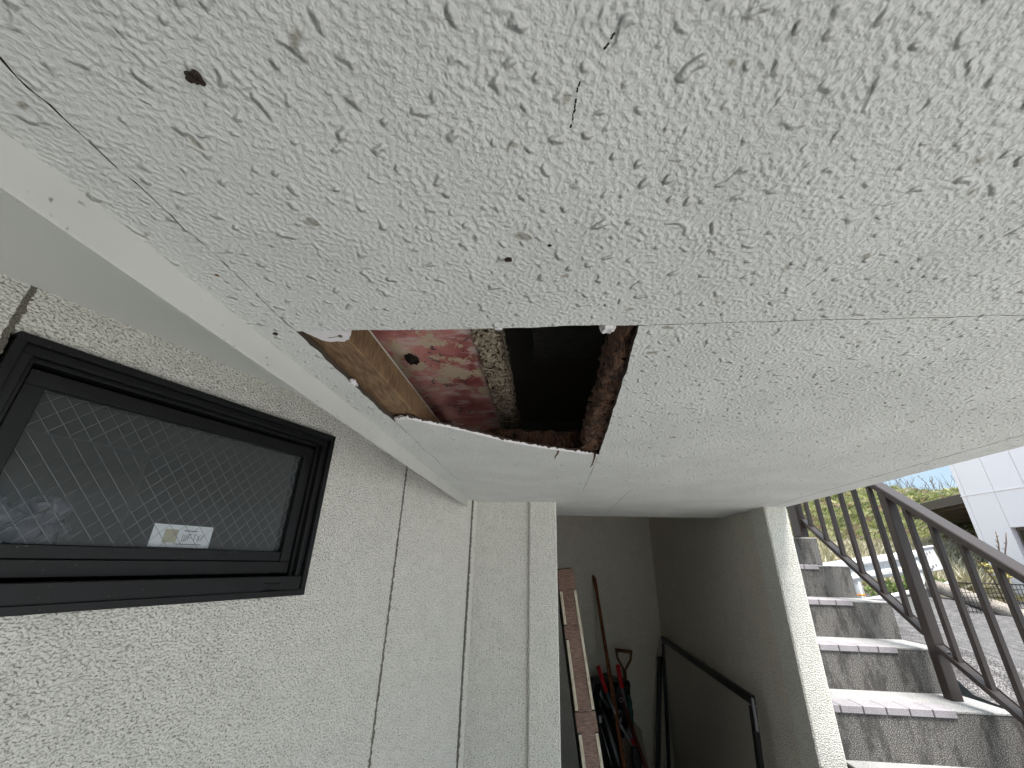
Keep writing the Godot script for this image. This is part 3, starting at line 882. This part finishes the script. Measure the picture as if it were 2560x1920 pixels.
	# black post in the corner and the screen door frame on the right wall
	tag(put("black_post", bar(Vector3(1.015, 0.885, -4.42), Vector3(0.868, 0.0, -4.32), 0.036, 0.03, Vector3.RIGHT, 0.003), M.frame), "slim black post leaning in the rear corner of the store room", "post")
	var fr := thing("screen_frame", "black framed insect screen leaning against the right wall of the store room", "insect screen")
	var a := Vector3(1.03, 1.035, -4.30)
	var c := Vector3(0.99, 1.055, -2.505)
	var a2 := Vector3(0.96, 0.0, -4.30)
	var c2 := Vector3(0.94, 0.0, -2.50)
	put("top_bar", bar(a + Vector3(0, 0, -0.02), c + Vector3(0, 0, 0.022), 0.024, 0.040, Vector3.RIGHT, 0.003), M.frame, fr)
	put("upright", bar(a + Vector3(0, -0.027, 0), a2, 0.024, 0.034, Vector3.RIGHT, 0.003), M.frame, fr)
	put("upright", bar(c + Vector3(0, -0.027, 0), c2, 0.024, 0.034, Vector3.RIGHT, 0.003), M.frame, fr)
	put("bottom_bar", bar(a2 + Vector3(0, 0.02, 0.03), c2 + Vector3(0, 0.02, -0.03), 0.024, 0.034, Vector3.RIGHT, 0.003), M.frame, fr)
	var s := st0()
	face(s, [a, c, c2, a2], Vector3.LEFT)
	put("net", fin(s), M.net, fr)
	put("corner_cap", bar(c + Vector3(-0.004, 0.01, 0.025), c + Vector3(-0.006, -0.12, 0.0245), 0.012, 0.012, Vector3.RIGHT, 0.002), M.grey_metal, fr)

func build_stairs() -> void:
	var t := thing("staircase", "exposed aggregate concrete stairs with pale tiled nosings rising behind the end pillar", "stairs")
	var xl := 1.146
	var xr := 1.85
	for k in range(1, 10):
		var y := EYE + 0.187 - 0.174 * (k - 1)
		var zn := -(2.12 + 0.25 * (5 - k))
		var back := -3.9
		var y0 := y - 0.176
		if k == 9: y0 = 0.0
		var s := st0()
		var u0 := k * 0.37
		face(s, [Vector3(xl, y0, zn), Vector3(xr, y0, zn), Vector3(xr, y - 0.008, zn), Vector3(xl, y - 0.008, zn)], Vector3.BACK, [Vector2(u0, 0.72), Vector2(u0 + 0.7, 0.72), Vector2(u0 + 0.7, 0), Vector2(u0, 0)])
		face(s, [Vector3(xr, y0, zn), Vector3(xr, y0, back), Vector3(xr, y - 0.008, back), Vector3(xr, y - 0.008, zn)], Vector3.RIGHT, [Vector2(u0, 0.72), Vector2(u0 + 1.6, 0.72), Vector2(u0 + 1.6, 0), Vector2(u0, 0)])
		face(s, [Vector3(xl, y0, zn), Vector3(xl, y0, back), Vector3(xl, y - 0.008, back), Vector3(xl, y - 0.008, zn)], Vector3.LEFT, [Vector2(u0, 0.72), Vector2(u0 + 1.6, 0.72), Vector2(u0 + 1.6, 0), Vector2(u0, 0)])
		face(s, [Vector3(xl, y0, back), Vector3(xr, y0, back), Vector3(xr, y - 0.008, back), Vector3(xl, y - 0.008, back)], Vector3.FORWARD, [Vector2(0, 0), Vector2(1, 0), Vector2(1, 1), Vector2(0, 1)])
		face(s, [Vector3(xl, y - 0.008, zn), Vector3(xr, y - 0.008, zn), Vector3(xr, y - 0.008, back), Vector3(xl, y - 0.008, back)], Vector3.UP, [Vector2(0, 0), Vector2(1, 0), Vector2(1, 1), Vector2(0, 1)])
		put("step", fin(s), M.riser, t)
		var zb := zn - 0.252
		if k == 1: zb = back
		var tail: float = [1.675, 1.672, 1.654, 1.638, 1.613, 1.60, 1.59, 1.58, 1.57][k - 1]
		# topping: behind the tiles and right of them
		var tp := st0()
		cbox(tp, Vector3(xl, y - 0.0079, zn - 0.092), Vector3(xr, y, zb), 0.0015)
		if k > 1:
			cbox(tp, Vector3(tail + 0.001, y - 0.0079, zn + 0.002), Vector3(xr, y, zn - 0.0915), 0.0015)
		else:
			cbox(tp, Vector3(xl, y - 0.0079, zn + 0.002), Vector3(xr, y, zn - 0.0915), 0.0015)
		var tr := put("tread", fin(tp), M.tread, t)
		if k > 1 and k < 8:
			var x := tail
			while x > xl + 0.01:
				var xa: float = max(x - 0.0855, xl)
				put("nosing_tile", box(Vector3(xa, y - 0.024, zn + 0.006), Vector3(x - 0.0024, y + 0.0025, zn - 0.090), 0.0022), M.tile, tr)
				x -= 0.087
	put("grating", box(Vector3(xl, EYE + 0.10, -3.9), Vector3(xr, EYE + 0.187, -4.2), 0.0), M.tread, t)
	# railing
	var r := thing("stair_railing", "dark brown steel railing with slim balusters climbing beside the stairs", "railing")
	var xc := 1.741
	var zt := func(z: float) -> float: return 2.013 + (-z - 2.267) * 0.765
	var hp := Vector3(xc + 0.012, zt.call(-1.2) , -1.2)
	var hq := Vector3(xc + 0.012, zt.call(-3.45), -3.45)
	put("handrail", bar(hp, hq, 0.064, 0.032, Vector3.RIGHT, 0.004), M.rail, r)
	var low := func(z: float) -> float: return 1.388 + (-z - 2.305) * 0.769
	put("bottom_rail", bar(Vector3(xc, low.call(-2.30), -2.300), Vector3(xc, low.call(-3.16), -3.16), 0.042, 0.022, Vector3.RIGHT, 0.002), M.rail, r)
	put("rail_lip", bar(Vector3(xc + 0.018, low.call(-2.302) + 0.0145, -2.302), Vector3(xc + 0.018, low.call(-3.10) + 0.0145, -3.10), 0.004, 0.006, Vector3.RIGHT, 0.001), M.rail, r)
	var low2 := func(z: float) -> float: return 1.333 + (-z - 2.247) * 0.665
	put("bottom_rail", bar(Vector3(xc, low2.call(-1.3), -1.3), Vector3(xc, low2.call(-2.256), -2.256), 0.042, 0.022, Vector3.RIGHT, 0.002), M.rail, r)
	put("rail_lip", bar(Vector3(xc + 0.018, low2.call(-1.3) + 0.0145, -1.3), Vector3(xc + 0.018, low2.call(-2.252) + 0.0145, -2.252), 0.004, 0.006, Vector3.RIGHT, 0.001), M.rail, r)
	put("newel_post", box(Vector3(1.719, EYE - 0.510, -2.255), Vector3(1.766, 2.02, -2.300), 0.003), M.rail, r)
	put("newel_post", box(Vector3(1.700, EYE + 0.186, -3.015), Vector3(1.748, 2.62, -3.115), 0.003), M.rail, r)
	for i in 6:
		var z := -2.370 - 0.116 * i
		var zz := z if i < 5 else z - 0.005
		put("baluster", box(Vector3(xc - 0.011, low.call(zz) + 0.004, zz - 0.011), Vector3(xc + 0.011, zt.call(zz) - 0.012, zz + 0.011), 0.002), M.rail, r)
	put("baluster", box(Vector3(xc - 0.011, low.call(-3.066) + 0.004, -3.066), Vector3(xc + 0.011, zt.call(-3.066) - 0.012, -3.044), 0.002), M.rail, r)
	for i in 7:
		var z := -2.183 + 0.1085 * i
		put("baluster", box(Vector3(xc - 0.011, low2.call(z) + 0.004, z - 0.011), Vector3(xc + 0.011, zt.call(z) - 0.012, z + 0.011), 0.002), M.rail, r)
	for b in [Vector3(xc - 0.006, low2.call(-2.215) + 0.012, -2.215), Vector3(xc - 0.008, low.call(-3.085) + 0.012, -3.085)]:
		put("bolt", tube([b, b + Vector3(0, 0.006, 0.0)], [0.008, 0.0065], 10), M.steel, r)

# height of the sloping yard beside the stairs, rel. to the eye; u = distance ahead
const YARD := [[1.85, 1.0, -1.25], [1.85, 1.6, -0.9], [1.85, 2.2, -0.5], [1.85, 2.6, -0.335], [1.9, 3.2, -0.31], [2.5, 4.0, -0.40], [3.0, 5.0, -0.5], [4.0, 5.0, -0.58], [4.5, 6.5, -0.47], [5.2, 8.0, -0.45], [6.3, 8.0, -0.40], [6.3, 6.6, -0.55], [6.3, 5.0, -0.8], [4.5, 3.5, -0.78], [3.0, 2.0, -0.9], [5.0, 2.0, -1.2], [3.0, 0.0, -1.62], [8.0, 8.0, -0.5], [4.0, 9.5, -0.6], [2.2, 7.0, -0.5]]
func yard(x: float, u: float) -> float:
	var w := 0.0
	var h := 0.0
	for p in YARD:
		var d: float = (x - p[0]) * (x - p[0]) * 0.8 + (u - p[1]) * (u - p[1]) + 0.015
		var k: float = 1.0 / (d * d)
		w += k
		h += k * p[2]
	return EYE + h / w

func hill_y(x: float, u: float) -> float:
	var a := lerpf(1.16, 1.95, ramp(u, 8.6, 13.0))
	a += ramp(u, 12.4, 17.2) * (2.35 + 0.35 * wob.get_noise_2d(x * 9.0, 3.0))
	return a + wob.get_noise_2d(x * 30.0, u * 30.0) * 0.12

func sheet(x0: float, x1: float, u0: float, u1: float, nx: int, nu: int, h: Callable) -> SurfaceTool:
	var s := st0(true)
	for i in nx:
		for j in nu:
			var q := []
			for e in [[0, 0], [1, 0], [1, 1], [0, 1]]:
				var x: float = lerpf(x0, x1, float(i + e[0]) / nx)
				var u: float = lerpf(u0, u1, float(j + e[1]) / nu)
				q.append(Vector3(x, h.call(x, u), -u))
			face(s, q, Vector3.UP)
	return fin(s)

func build_outside() -> void:
	tag(put("ground", box(Vector3(-150, -0.2, 150), Vector3(150, 0.0, -150), 0.0), M.concrete), "", "", "", "structure")
	tag(put("sloping_yard", sheet(1.846, 8.2, 0.6, 9.6, 64, 90, yard), M.asphalt), "", "", "", "structure")
	tag(put("hillside", sheet(3.0, 34.0, 8.6, 26.0, 90, 60, hill_y), M.soil), "", "", "", "structure")
	guard_rail()
	neighbour()
	plants()

func guard_rail() -> void:
	var g := thing("guard_rail", "white corrugated guard rail behind the stair railing", "guard rail")
	var tilt := Basis(Vector3.BACK, atan(0.1515))
	var xf := Transform3D(tilt, Vector3(6.28, 1.956, -8.0))
	# W-shaped beam, section in (z, y)
	var prof := [Vector2(-0.05, 0.0), Vector2(-0.005, -0.012), Vector2(0.03, -0.055), Vector2(0.03, -0.095), Vector2(-0.03, -0.14), Vector2(-0.03, -0.205), Vector2(0.03, -0.25), Vector2(0.03, -0.29), Vector2(-0.005, -0.335), Vector2(-0.05, -0.347)]
	var s := st0()
	for i in prof.size() - 1:
		var a: Vector2 = prof[i]
		var b: Vector2 = prof[i + 1]
		for off in [0.0, -0.006]:
			face(s, [xf * Vector3(-3.2, a.y, a.x + off), xf * Vector3(0.15, a.y, a.x + off), xf * Vector3(0.15, b.y, b.x + off), xf * Vector3(-3.2, b.y, b.x + off)], Vector3(0, 0.4 if i < 4 else -0.1, 1.0 if off == 0.0 else -1.0))
	put("beam", fin(s), M.white_paint, g)
	put("end_plate", box(Vector3(0.11, -0.345, 0.045), Vector3(0.37, 0.035, 0.02), 0.008, xf * Transform3D(Basis(Vector3.UP, 0.25), Vector3(0, 0, 0))), M.white_paint, g)
	put("end_curl", tube([xf * Vector3(0.10, 0.02, 0.02), xf * Vector3(0.37, 0.02, -0.05)], 0.022, 10), M.white_paint, g)
	for b in [Vector2(0.17, -0.09), Vector2(0.24, -0.08), Vector2(0.17, -0.29), Vector2(0.24, -0.28)]:
		put("bolt", box(Vector3(b.x, b.y, 0.044), Vector3(b.x + 0.014, b.y + 0.035, 0.05), 0.002, xf * Transform3D(Basis(Vector3.UP, 0.25), Vector3.ZERO)), M.dark_bolt, g)
	for p in [[6.27, 1.93, 1.15], [5.245, 1.77, 1.08]]:
		var po := put("post", tube([Vector3(p[0], p[2] - 0.2, -8.06), Vector3(p[0], p[1], -8.06)], 0.065, 14), M.white_paint, g)
		if p[0] < 6:
			put("orange_band", tube([Vector3(p[0], 1.235, -8.06), Vector3(p[0], 1.262, -8.06)], 0.0665, 14), M.orange, po)
		else:
			put("collar", tube([Vector3(p[0], 1.42, -8.06), Vector3(p[0], 1.45, -8.06)], 0.071, 14), M.white_paint, po)
	put("lower_pipe", tube([Vector3(4.4, 1.02, -8.0), Vector3(5.66, EYE - 0.414, -8.0), Vector3(6.66, EYE - 0.198, -8.0), Vector3(6.67, EYE - 0.197, -8.0)], [0.038, 0.038, 0.038, 0.028], 12), M.white_paint, g)
	# round concrete kerb
	var kp := []
	for i in 9:
		var u := 7.95 - i * 0.55
		var x := 6.32 + 0.02 * i
		kp.append(Vector3(x, EYE + lerpf(-0.215, -1.45, i / 8.0) + 0.05 * sin(i * 1.0) * 0.3, -u))
	var kr := []
	for i in 9: kr.append(0.10)
	tag(put("kerb", tube(kp, kr, 14), M.kerb), "round weathered concrete kerb bordering the sloping yard", "kerb")

func neighbour() -> void:
	var b := thing("white_building", "white panelled building on the far right with a dark window", "building")
	var x := 9.0
	var zc := -9.757
	var ys := [0.0, 3.14, 3.152, 7.5]
	var zs := [zc, -9.655, -9.05, -8.475, -7.87, -7.27, -6.67, -6.07, -5.47, -4.87, -4.27, -3.67, -3.07, -2.47, -1.87, -1.27, -0.67, -0.07]
	for r in 2:
		for i in zs.size() - 1:
			var y0: float = ys[r * 2]
			var y1: float = ys[r * 2 + 1]
			if r == 0 and i >= 2 and i <= 3:
				# window bay: panel below and above
				put("wall_panel", box(Vector3(x, y0, zs[i] + 0.004), Vector3(x + 0.2, 1.2, zs[i + 1] - 0.004), 0.004), M.facade, b)
				put("wall_panel", box(Vector3(x, 2.45, zs[i] + 0.004), Vector3(x + 0.2, y1 - 0.012, zs[i + 1] - 0.004), 0.004), M.facade, b)
			else:
				put("wall_panel", box(Vector3(x, y0, zs[i] + 0.004), Vector3(x + 0.2, y1 - (0.012 if r == 0 else 0.0), zs[i + 1] - 0.004), 0.004), M.facade, b)
	put("floor_band", box(Vector3(x - 0.012, 3.128, zc - 0.004), Vector3(x + 0.2, 3.152, -0.07), 0.004), M.facade, b)
	put("joint_backing", box(Vector3(x + 0.02, 0, zc + 0.01), Vector3(x + 0.19, 1.2, -0.08), 0.0), M.joint, b)
	put("joint_backing", box(Vector3(x + 0.02, 2.46, zc + 0.01), Vector3(x + 0.19, 7.4, -0.08), 0.0), M.joint, b)
	var w := put("window", box(Vector3(x + 0.06, 1.2, -9.02), Vector3(x + 0.10, 2.45, -7.88), 0.003), M.brown, b)
	put("pane", box(Vector3(x + 0.052, 1.25, -8.97), Vector3(x + 0.059, 2.40, -7.93), 0.0), M.window_dark, w)
	put("side_wall", box(Vector3(x + 0.2, 0, zc + 0.005), Vector3(x + 6.0, 7.5, zc + 0.2), 0.0), M.facade, b)
	put("far_wall", box(Vector3(x + 5.8, 0, zc + 0.2), Vector3(x + 6.0, 7.5, -0.07), 0.0), M.facade, b)
	put("roof", box(Vector3(x - 0.1, 7.505, zc - 0.1), Vector3(x + 6.1, 7.7, 0.03), 0.0), M.joint, b)
	# carport behind it
	var c := thing("carport", "brown roofed carport with a grey post beside the white building", "carport")
	var A := Vector2(9.06, -9.80)
	var B := Vector2(9.72, -12.3)
	var C := Vector2(13.4, -15.0)
	var D := Vector2(13.2, -12.2)
	put("roof", slab(PackedVector2Array([A, B, C, D]), 3.02, 3.05), M.brown, c)
	put("fascia", bar(Vector3(A.x, 3.115, A.y), Vector3(B.x, 3.105, B.y), 0.04, 0.175, Vector3.RIGHT, 0.006), M.brown, c)
	put("gutter_lip", bar(Vector3(A.x - 0.02, 3.015, A.y), Vector3(B.x - 0.02, 3.005, B.y), 0.03, 0.03, Vector3.RIGHT, 0.004), M.brown, c)
	for i in 9:
		var t := (i + 0.5) / 9.0
		var p := A.lerp(D, t)
		var q := B.lerp(C, t)
		put("purlin", bar(Vector3(p.x, 2.985, p.y), Vector3(q.x, 2.985, q.y), 0.05, 0.06, Vector3.RIGHT, 0.0), M.brown, c)
	put("post", tube([Vector3(9.43, 0.2, -11.15), Vector3(9.40, 3.02, -11.15)], 0.042, 10), M.zinc, c)
	var sd := thing("siding_wall", "grey ribbed siding wall under the carport roof", "wall")
	put("wall_board", box(Vector3(9.35, 0.4, -10.0), Vector3(10.2, 2.95, -10.06), 0.0), M.siding, sd)
	for i in 10:
		put("rib", box(Vector3(9.36 + i * 0.085, 0.4, -9.995), Vector3(9.385 + i * 0.085, 2.95, -10.0), 0.0), M.siding, sd)
	# retaining wall of diagonal blocks
	var rw := thing("retaining_wall", "grey retaining wall of diagonal concrete blocks beyond the carport post", "wall")
	for i in 9:
		for j in 5:
			var o := Vector3(10.0 + i * 0.34 + (0.17 if j % 2 else 0.0), 1.25 + j * 0.17, -12.0 - j * 0.06)
			var bx := Transform3D(Basis.from_euler(Vector3(-0.3, -0.35, 0.0)) * Basis(Vector3.BACK, PI / 4), o)
			put("block", box(Vector3(-0.114, -0.114, 0), Vector3(0.114, 0.114, -0.2), 0.02, bx), M.kerb, rw)
	# wire mesh fence
	var f := thing("mesh_fence", "low dark wire mesh fence in front of the white building", "fence")
	var fs := st0()
	for i in 25:
		var xx := 5.9 + i * 0.05
		cbar(fs, Vector3(xx, 0.95, -7.0), Vector3(xx, EYE - 0.16, -7.0), 0.005, 0.005, Vector3.RIGHT, 0.0)
	for j in 9:
		var yy := EYE - 0.16 - j * 0.06
		cbar(fs, Vector3(5.9, yy, -7.0), Vector3(7.15, yy, -7.0), 0.006, 0.006, Vector3.UP, 0.0)
	tag(put("mesh", fin(fs), M.frame, f), "", "", "", "stuff")
	put("top_rail", tube([Vector3(5.9, EYE - 0.155, -7.0), Vector3(7.15, EYE - 0.160, -7.0)], 0.008, 6), M.frame, f)

func leaf_mesh(w: float, l: float, n: int, spread: float, sd: int) -> ArrayMesh:
	var r := RandomNumberGenerator.new()
	r.seed = sd
	var s := st0()
	for i in n:
		var a := r.randf() * TAU
		var lean := r.randf_range(0.15, 1.0) * spread
		var d := Vector3(cos(a) * lean, 1.0, sin(a) * lean).normalized()
		var side := d.cross(Vector3(cos(a + 1.3), 0.2, sin(a + 1.3))).normalized() * w * r.randf_range(0.6, 1.2)
		var p := Vector3(cos(a), 0, sin(a)) * r.randf() * w * 2.0
		var ll := l * r.randf_range(0.5, 1.1)
		var m := p + d * ll * 0.5
		var t := p + d * ll + Vector3(cos(a), -0.5, sin(a)) * ll * 0.25 * spread
		face(s, [p, m + side, t, m - side], Vector3(0, 1, 0.3))
	return fin(s).commit()

func scatter(n: String, mesh: Mesh, xfs: Array, cols: Array, parent: Node = null) -> MultiMeshInstance3D:
	var mm := MultiMesh.new()
	mm.transform_format = MultiMesh.TRANSFORM_3D
	mm.use_colors = true
	mm.mesh = mesh
	mm.instance_count = xfs.size()
	for i in xfs.size():
		mm.set_instance_transform(i, xfs[i])
		mm.set_instance_color(i, cols[i])
	var o := MultiMeshInstance3D.new()
	o.multimesh = mm
	o.material_override = M.leaf
	if parent == null:
		o.name = numbered(n)
		add_child(o)
	else:
		o.name = n
		parent.add_child(o, true)
	return o

func plants() -> void:
	var r := RandomNumberGenerator.new()
	r.seed = 4
	var xf := []
	var cl := []
	var greens := [Color(0.32, 0.35, 0.13), Color(0.45, 0.45, 0.21), Color(0.53, 0.51, 0.29), Color(0.20, 0.23, 0.10), Color(0.38, 0.26, 0.20), Color(0.56, 0.51, 0.39)]
	for i in 30000:
		var u := r.randf_range(12.0, 19.0)
		var x := u * r.randf_range(0.52, 1.0)
		var patch := wob.get_noise_2d(x * 14.0, u * 14.0)
		var c: Color = greens[r.randi() % 4]
		if patch > 0.25 and r.randf() < 0.6: c = greens[4]
		if patch < -0.35 and r.randf() < 0.6: c = greens[5]
		if u < 13.6 and r.randf() < 0.75: c = greens[5].lerp(greens[4], r.randf() * 0.7)
		cl.append(c * r.randf_range(0.75, 1.25))
		var sc := r.randf_range(0.6, 1.3)
		xf.append(Transform3D(Basis(Vector3.UP, r.randf() * TAU).scaled(Vector3.ONE * sc), Vector3(x, hill_y(x, u) - 0.02, -u)))
	tag(scatter("hillside_weeds", leaf_mesh(0.035, 0.26, 7, 0.9, 3), xf, cl), "yellow-green and rusty weeds covering the hillside", "weeds", "", "stuff")
	xf = []
	cl = []
	for i in 2500:
		var u := r.randf_range(9.0, 12.6)
		var x := u * r.randf_range(0.55, 0.9)
		cl.append(Color(0.50, 0.46, 0.34) * r.randf_range(0.7, 1.2))
		xf.append(Transform3D(Basis.from_euler(Vector3(r.randf_range(0.6, 1.3), r.randf() * TAU, 0)), Vector3(x, hill_y(x, u) + 0.04, -u)))
	tag(scatter("dry_straw", leaf_mesh(0.012, 0.5, 4, 0.5, 5), xf, cl), "flattened pale straw at the foot of the hillside", "straw", "", "stuff")
	# bare stems along the crest
	var s := st0(true)
	for i in 90:
		var u := r.randf_range(16.8, 18.2)
		var x := u * r.randf_range(0.78, 0.96)
		var p := Vector3(x, hill_y(x, u), -u)
		var h := r.randf_range(0.25, 0.95) if i > 8 else r.randf_range(0.8, 1.15)
		var d := Vector3(r.randf_range(-0.35, 0.35), 1, r.randf_range(-0.2, 0.2))
		var q := p + d * h * 0.6
		var e := q + Vector3(d.x * 2.2, 0.8, 0) * h * 0.4
		ctube(s, [p, q, e], [0.012, 0.008, 0.004], 4, false)
		if i % 3 == 0:
			for k in 5:
				var b := q.lerp(e, k / 5.0)
				ctube(s, [b, b + Vector3(r.randf_range(-0.12, 0.12), 0.1, 0)], [0.007, 0.004], 4, false)
	tag(put("dry_stems", fin(s), M.twig), "bare dry stems standing against the sky on the hill crest", "stems", "", "stuff")
	# bare shrub with a few yellow leaves
	var sh := thing("bare_shrub", "leggy shrub with bare twigs and few yellow leaves before the white building", "shrub", Vector3(7.0, EYE - 0.42, -7.5))
	s = st0(true)
	var tips := []
	for k in [[0.22, 1.02, 0.0], [0.27, 1.0, 0.1], [-0.25, 0.62, 0.0], [0.10, 0.5, 0.05], [-0.08, 0.56, 0.1], [0.34, 0.62, -0.05], [0.02, 0.75, 0.0]]:
		var e := Vector3(k[0], k[1], k[2])
		var m := Vector3(k[0] * 0.35 + r.randf_range(-0.03, 0.03), k[1] * 0.5, k[2] * 0.5)
		ctube(s, [Vector3(k[0] * 0.15, -0.4, 0), m, e.lerp(m, 0.3) + Vector3(0.015, 0, 0), e], [0.011, 0.010, 0.009, 0.005], 5)
		for j in 6:
			var b := m.lerp(e, j / 6.0)
			var t := b + Vector3(r.randf_range(-0.05, 0.05), r.randf_range(0.0, 0.06), r.randf_range(-0.03, 0.03))
			ctube(s, [b, t], [0.007, 0.005], 4)
			tips.append(t)
	put("twigs", fin(s), M.twig, sh)
	xf = []
	cl = []
	for t in tips:
		for k in 4:
			if t.y > 0.55: continue
			xf.append(Transform3D(Basis.from_euler(Vector3(r.randf() * 2.0, r.randf() * TAU, 0)), t))
			cl.append(Color(0.42, 0.36, 0.12) * r.randf_range(0.7, 1.2))
	tag(scatter("leaves", leaf_mesh(0.014, 0.05, 3, 0.8, 9), xf, cl, sh), "", "", "", "stuff")
	# low green plants by the guard rail end and behind its posts
	for b in [[6.42, -0.16, -8.25, 0.28, "leafy green plant below the end of the guard rail", 130], [5.95, -0.30, -8.3, 0.3, "green plant in the gap under the guard rail beam", 90], [8.9, -0.12, -10.2, 0.3, "small yellow-green plant at the foot of the carport post", 90]]:
		var o := thing("green_plant", b[4], "plant", Vector3(b[0], EYE + b[1] - 0.25, b[2]))
		xf = []
		cl = []
		for k in b[5]:
			var v: Vector3 = Vector3(r.randf_range(-1, 1), r.randf_range(0.0, 1), r.randf_range(-0.6, 0.6)) * b[3]
			xf.append(Transform3D(Basis.from_euler(Vector3(r.randf_range(0.2, 1.2), r.randf() * TAU, 0)), v))
			cl.append(Color(0.13, 0.22, 0.06).lerp(Color(0.28, 0.32, 0.10), r.randf()))
		tag(scatter("leaves", leaf_mesh(0.026, 0.12, 4, 0.8, 12), xf, cl, o), "", "", "", "stuff")
		var ss := st0(true)
		for k in 5: ctube(ss, [Vector3(0, -0.2, 0), Vector3(r.randf_range(-1, 1), 0.8, r.randf_range(-0.5, 0.5)) * b[3]], [0.008, 0.004], 4)
		put("stem", fin(ss), M.twig, o)

func _ready() -> void:
	wob.seed = 3
	wob.frequency = 0.1
	wob.noise_type = FastNoiseLite.TYPE_SIMPLEX_SMOOTH
	wob.fractal_type = FastNoiseLite.FRACTAL_FBM
	wob.fractal_octaves = 3
	rng.seed = 9
	camera_and_light()
	make_materials()
	build_ceiling()
	build_cavity()
	build_house_wall()
	build_store()
	build_stairs()
	store_things()
	build_outside()
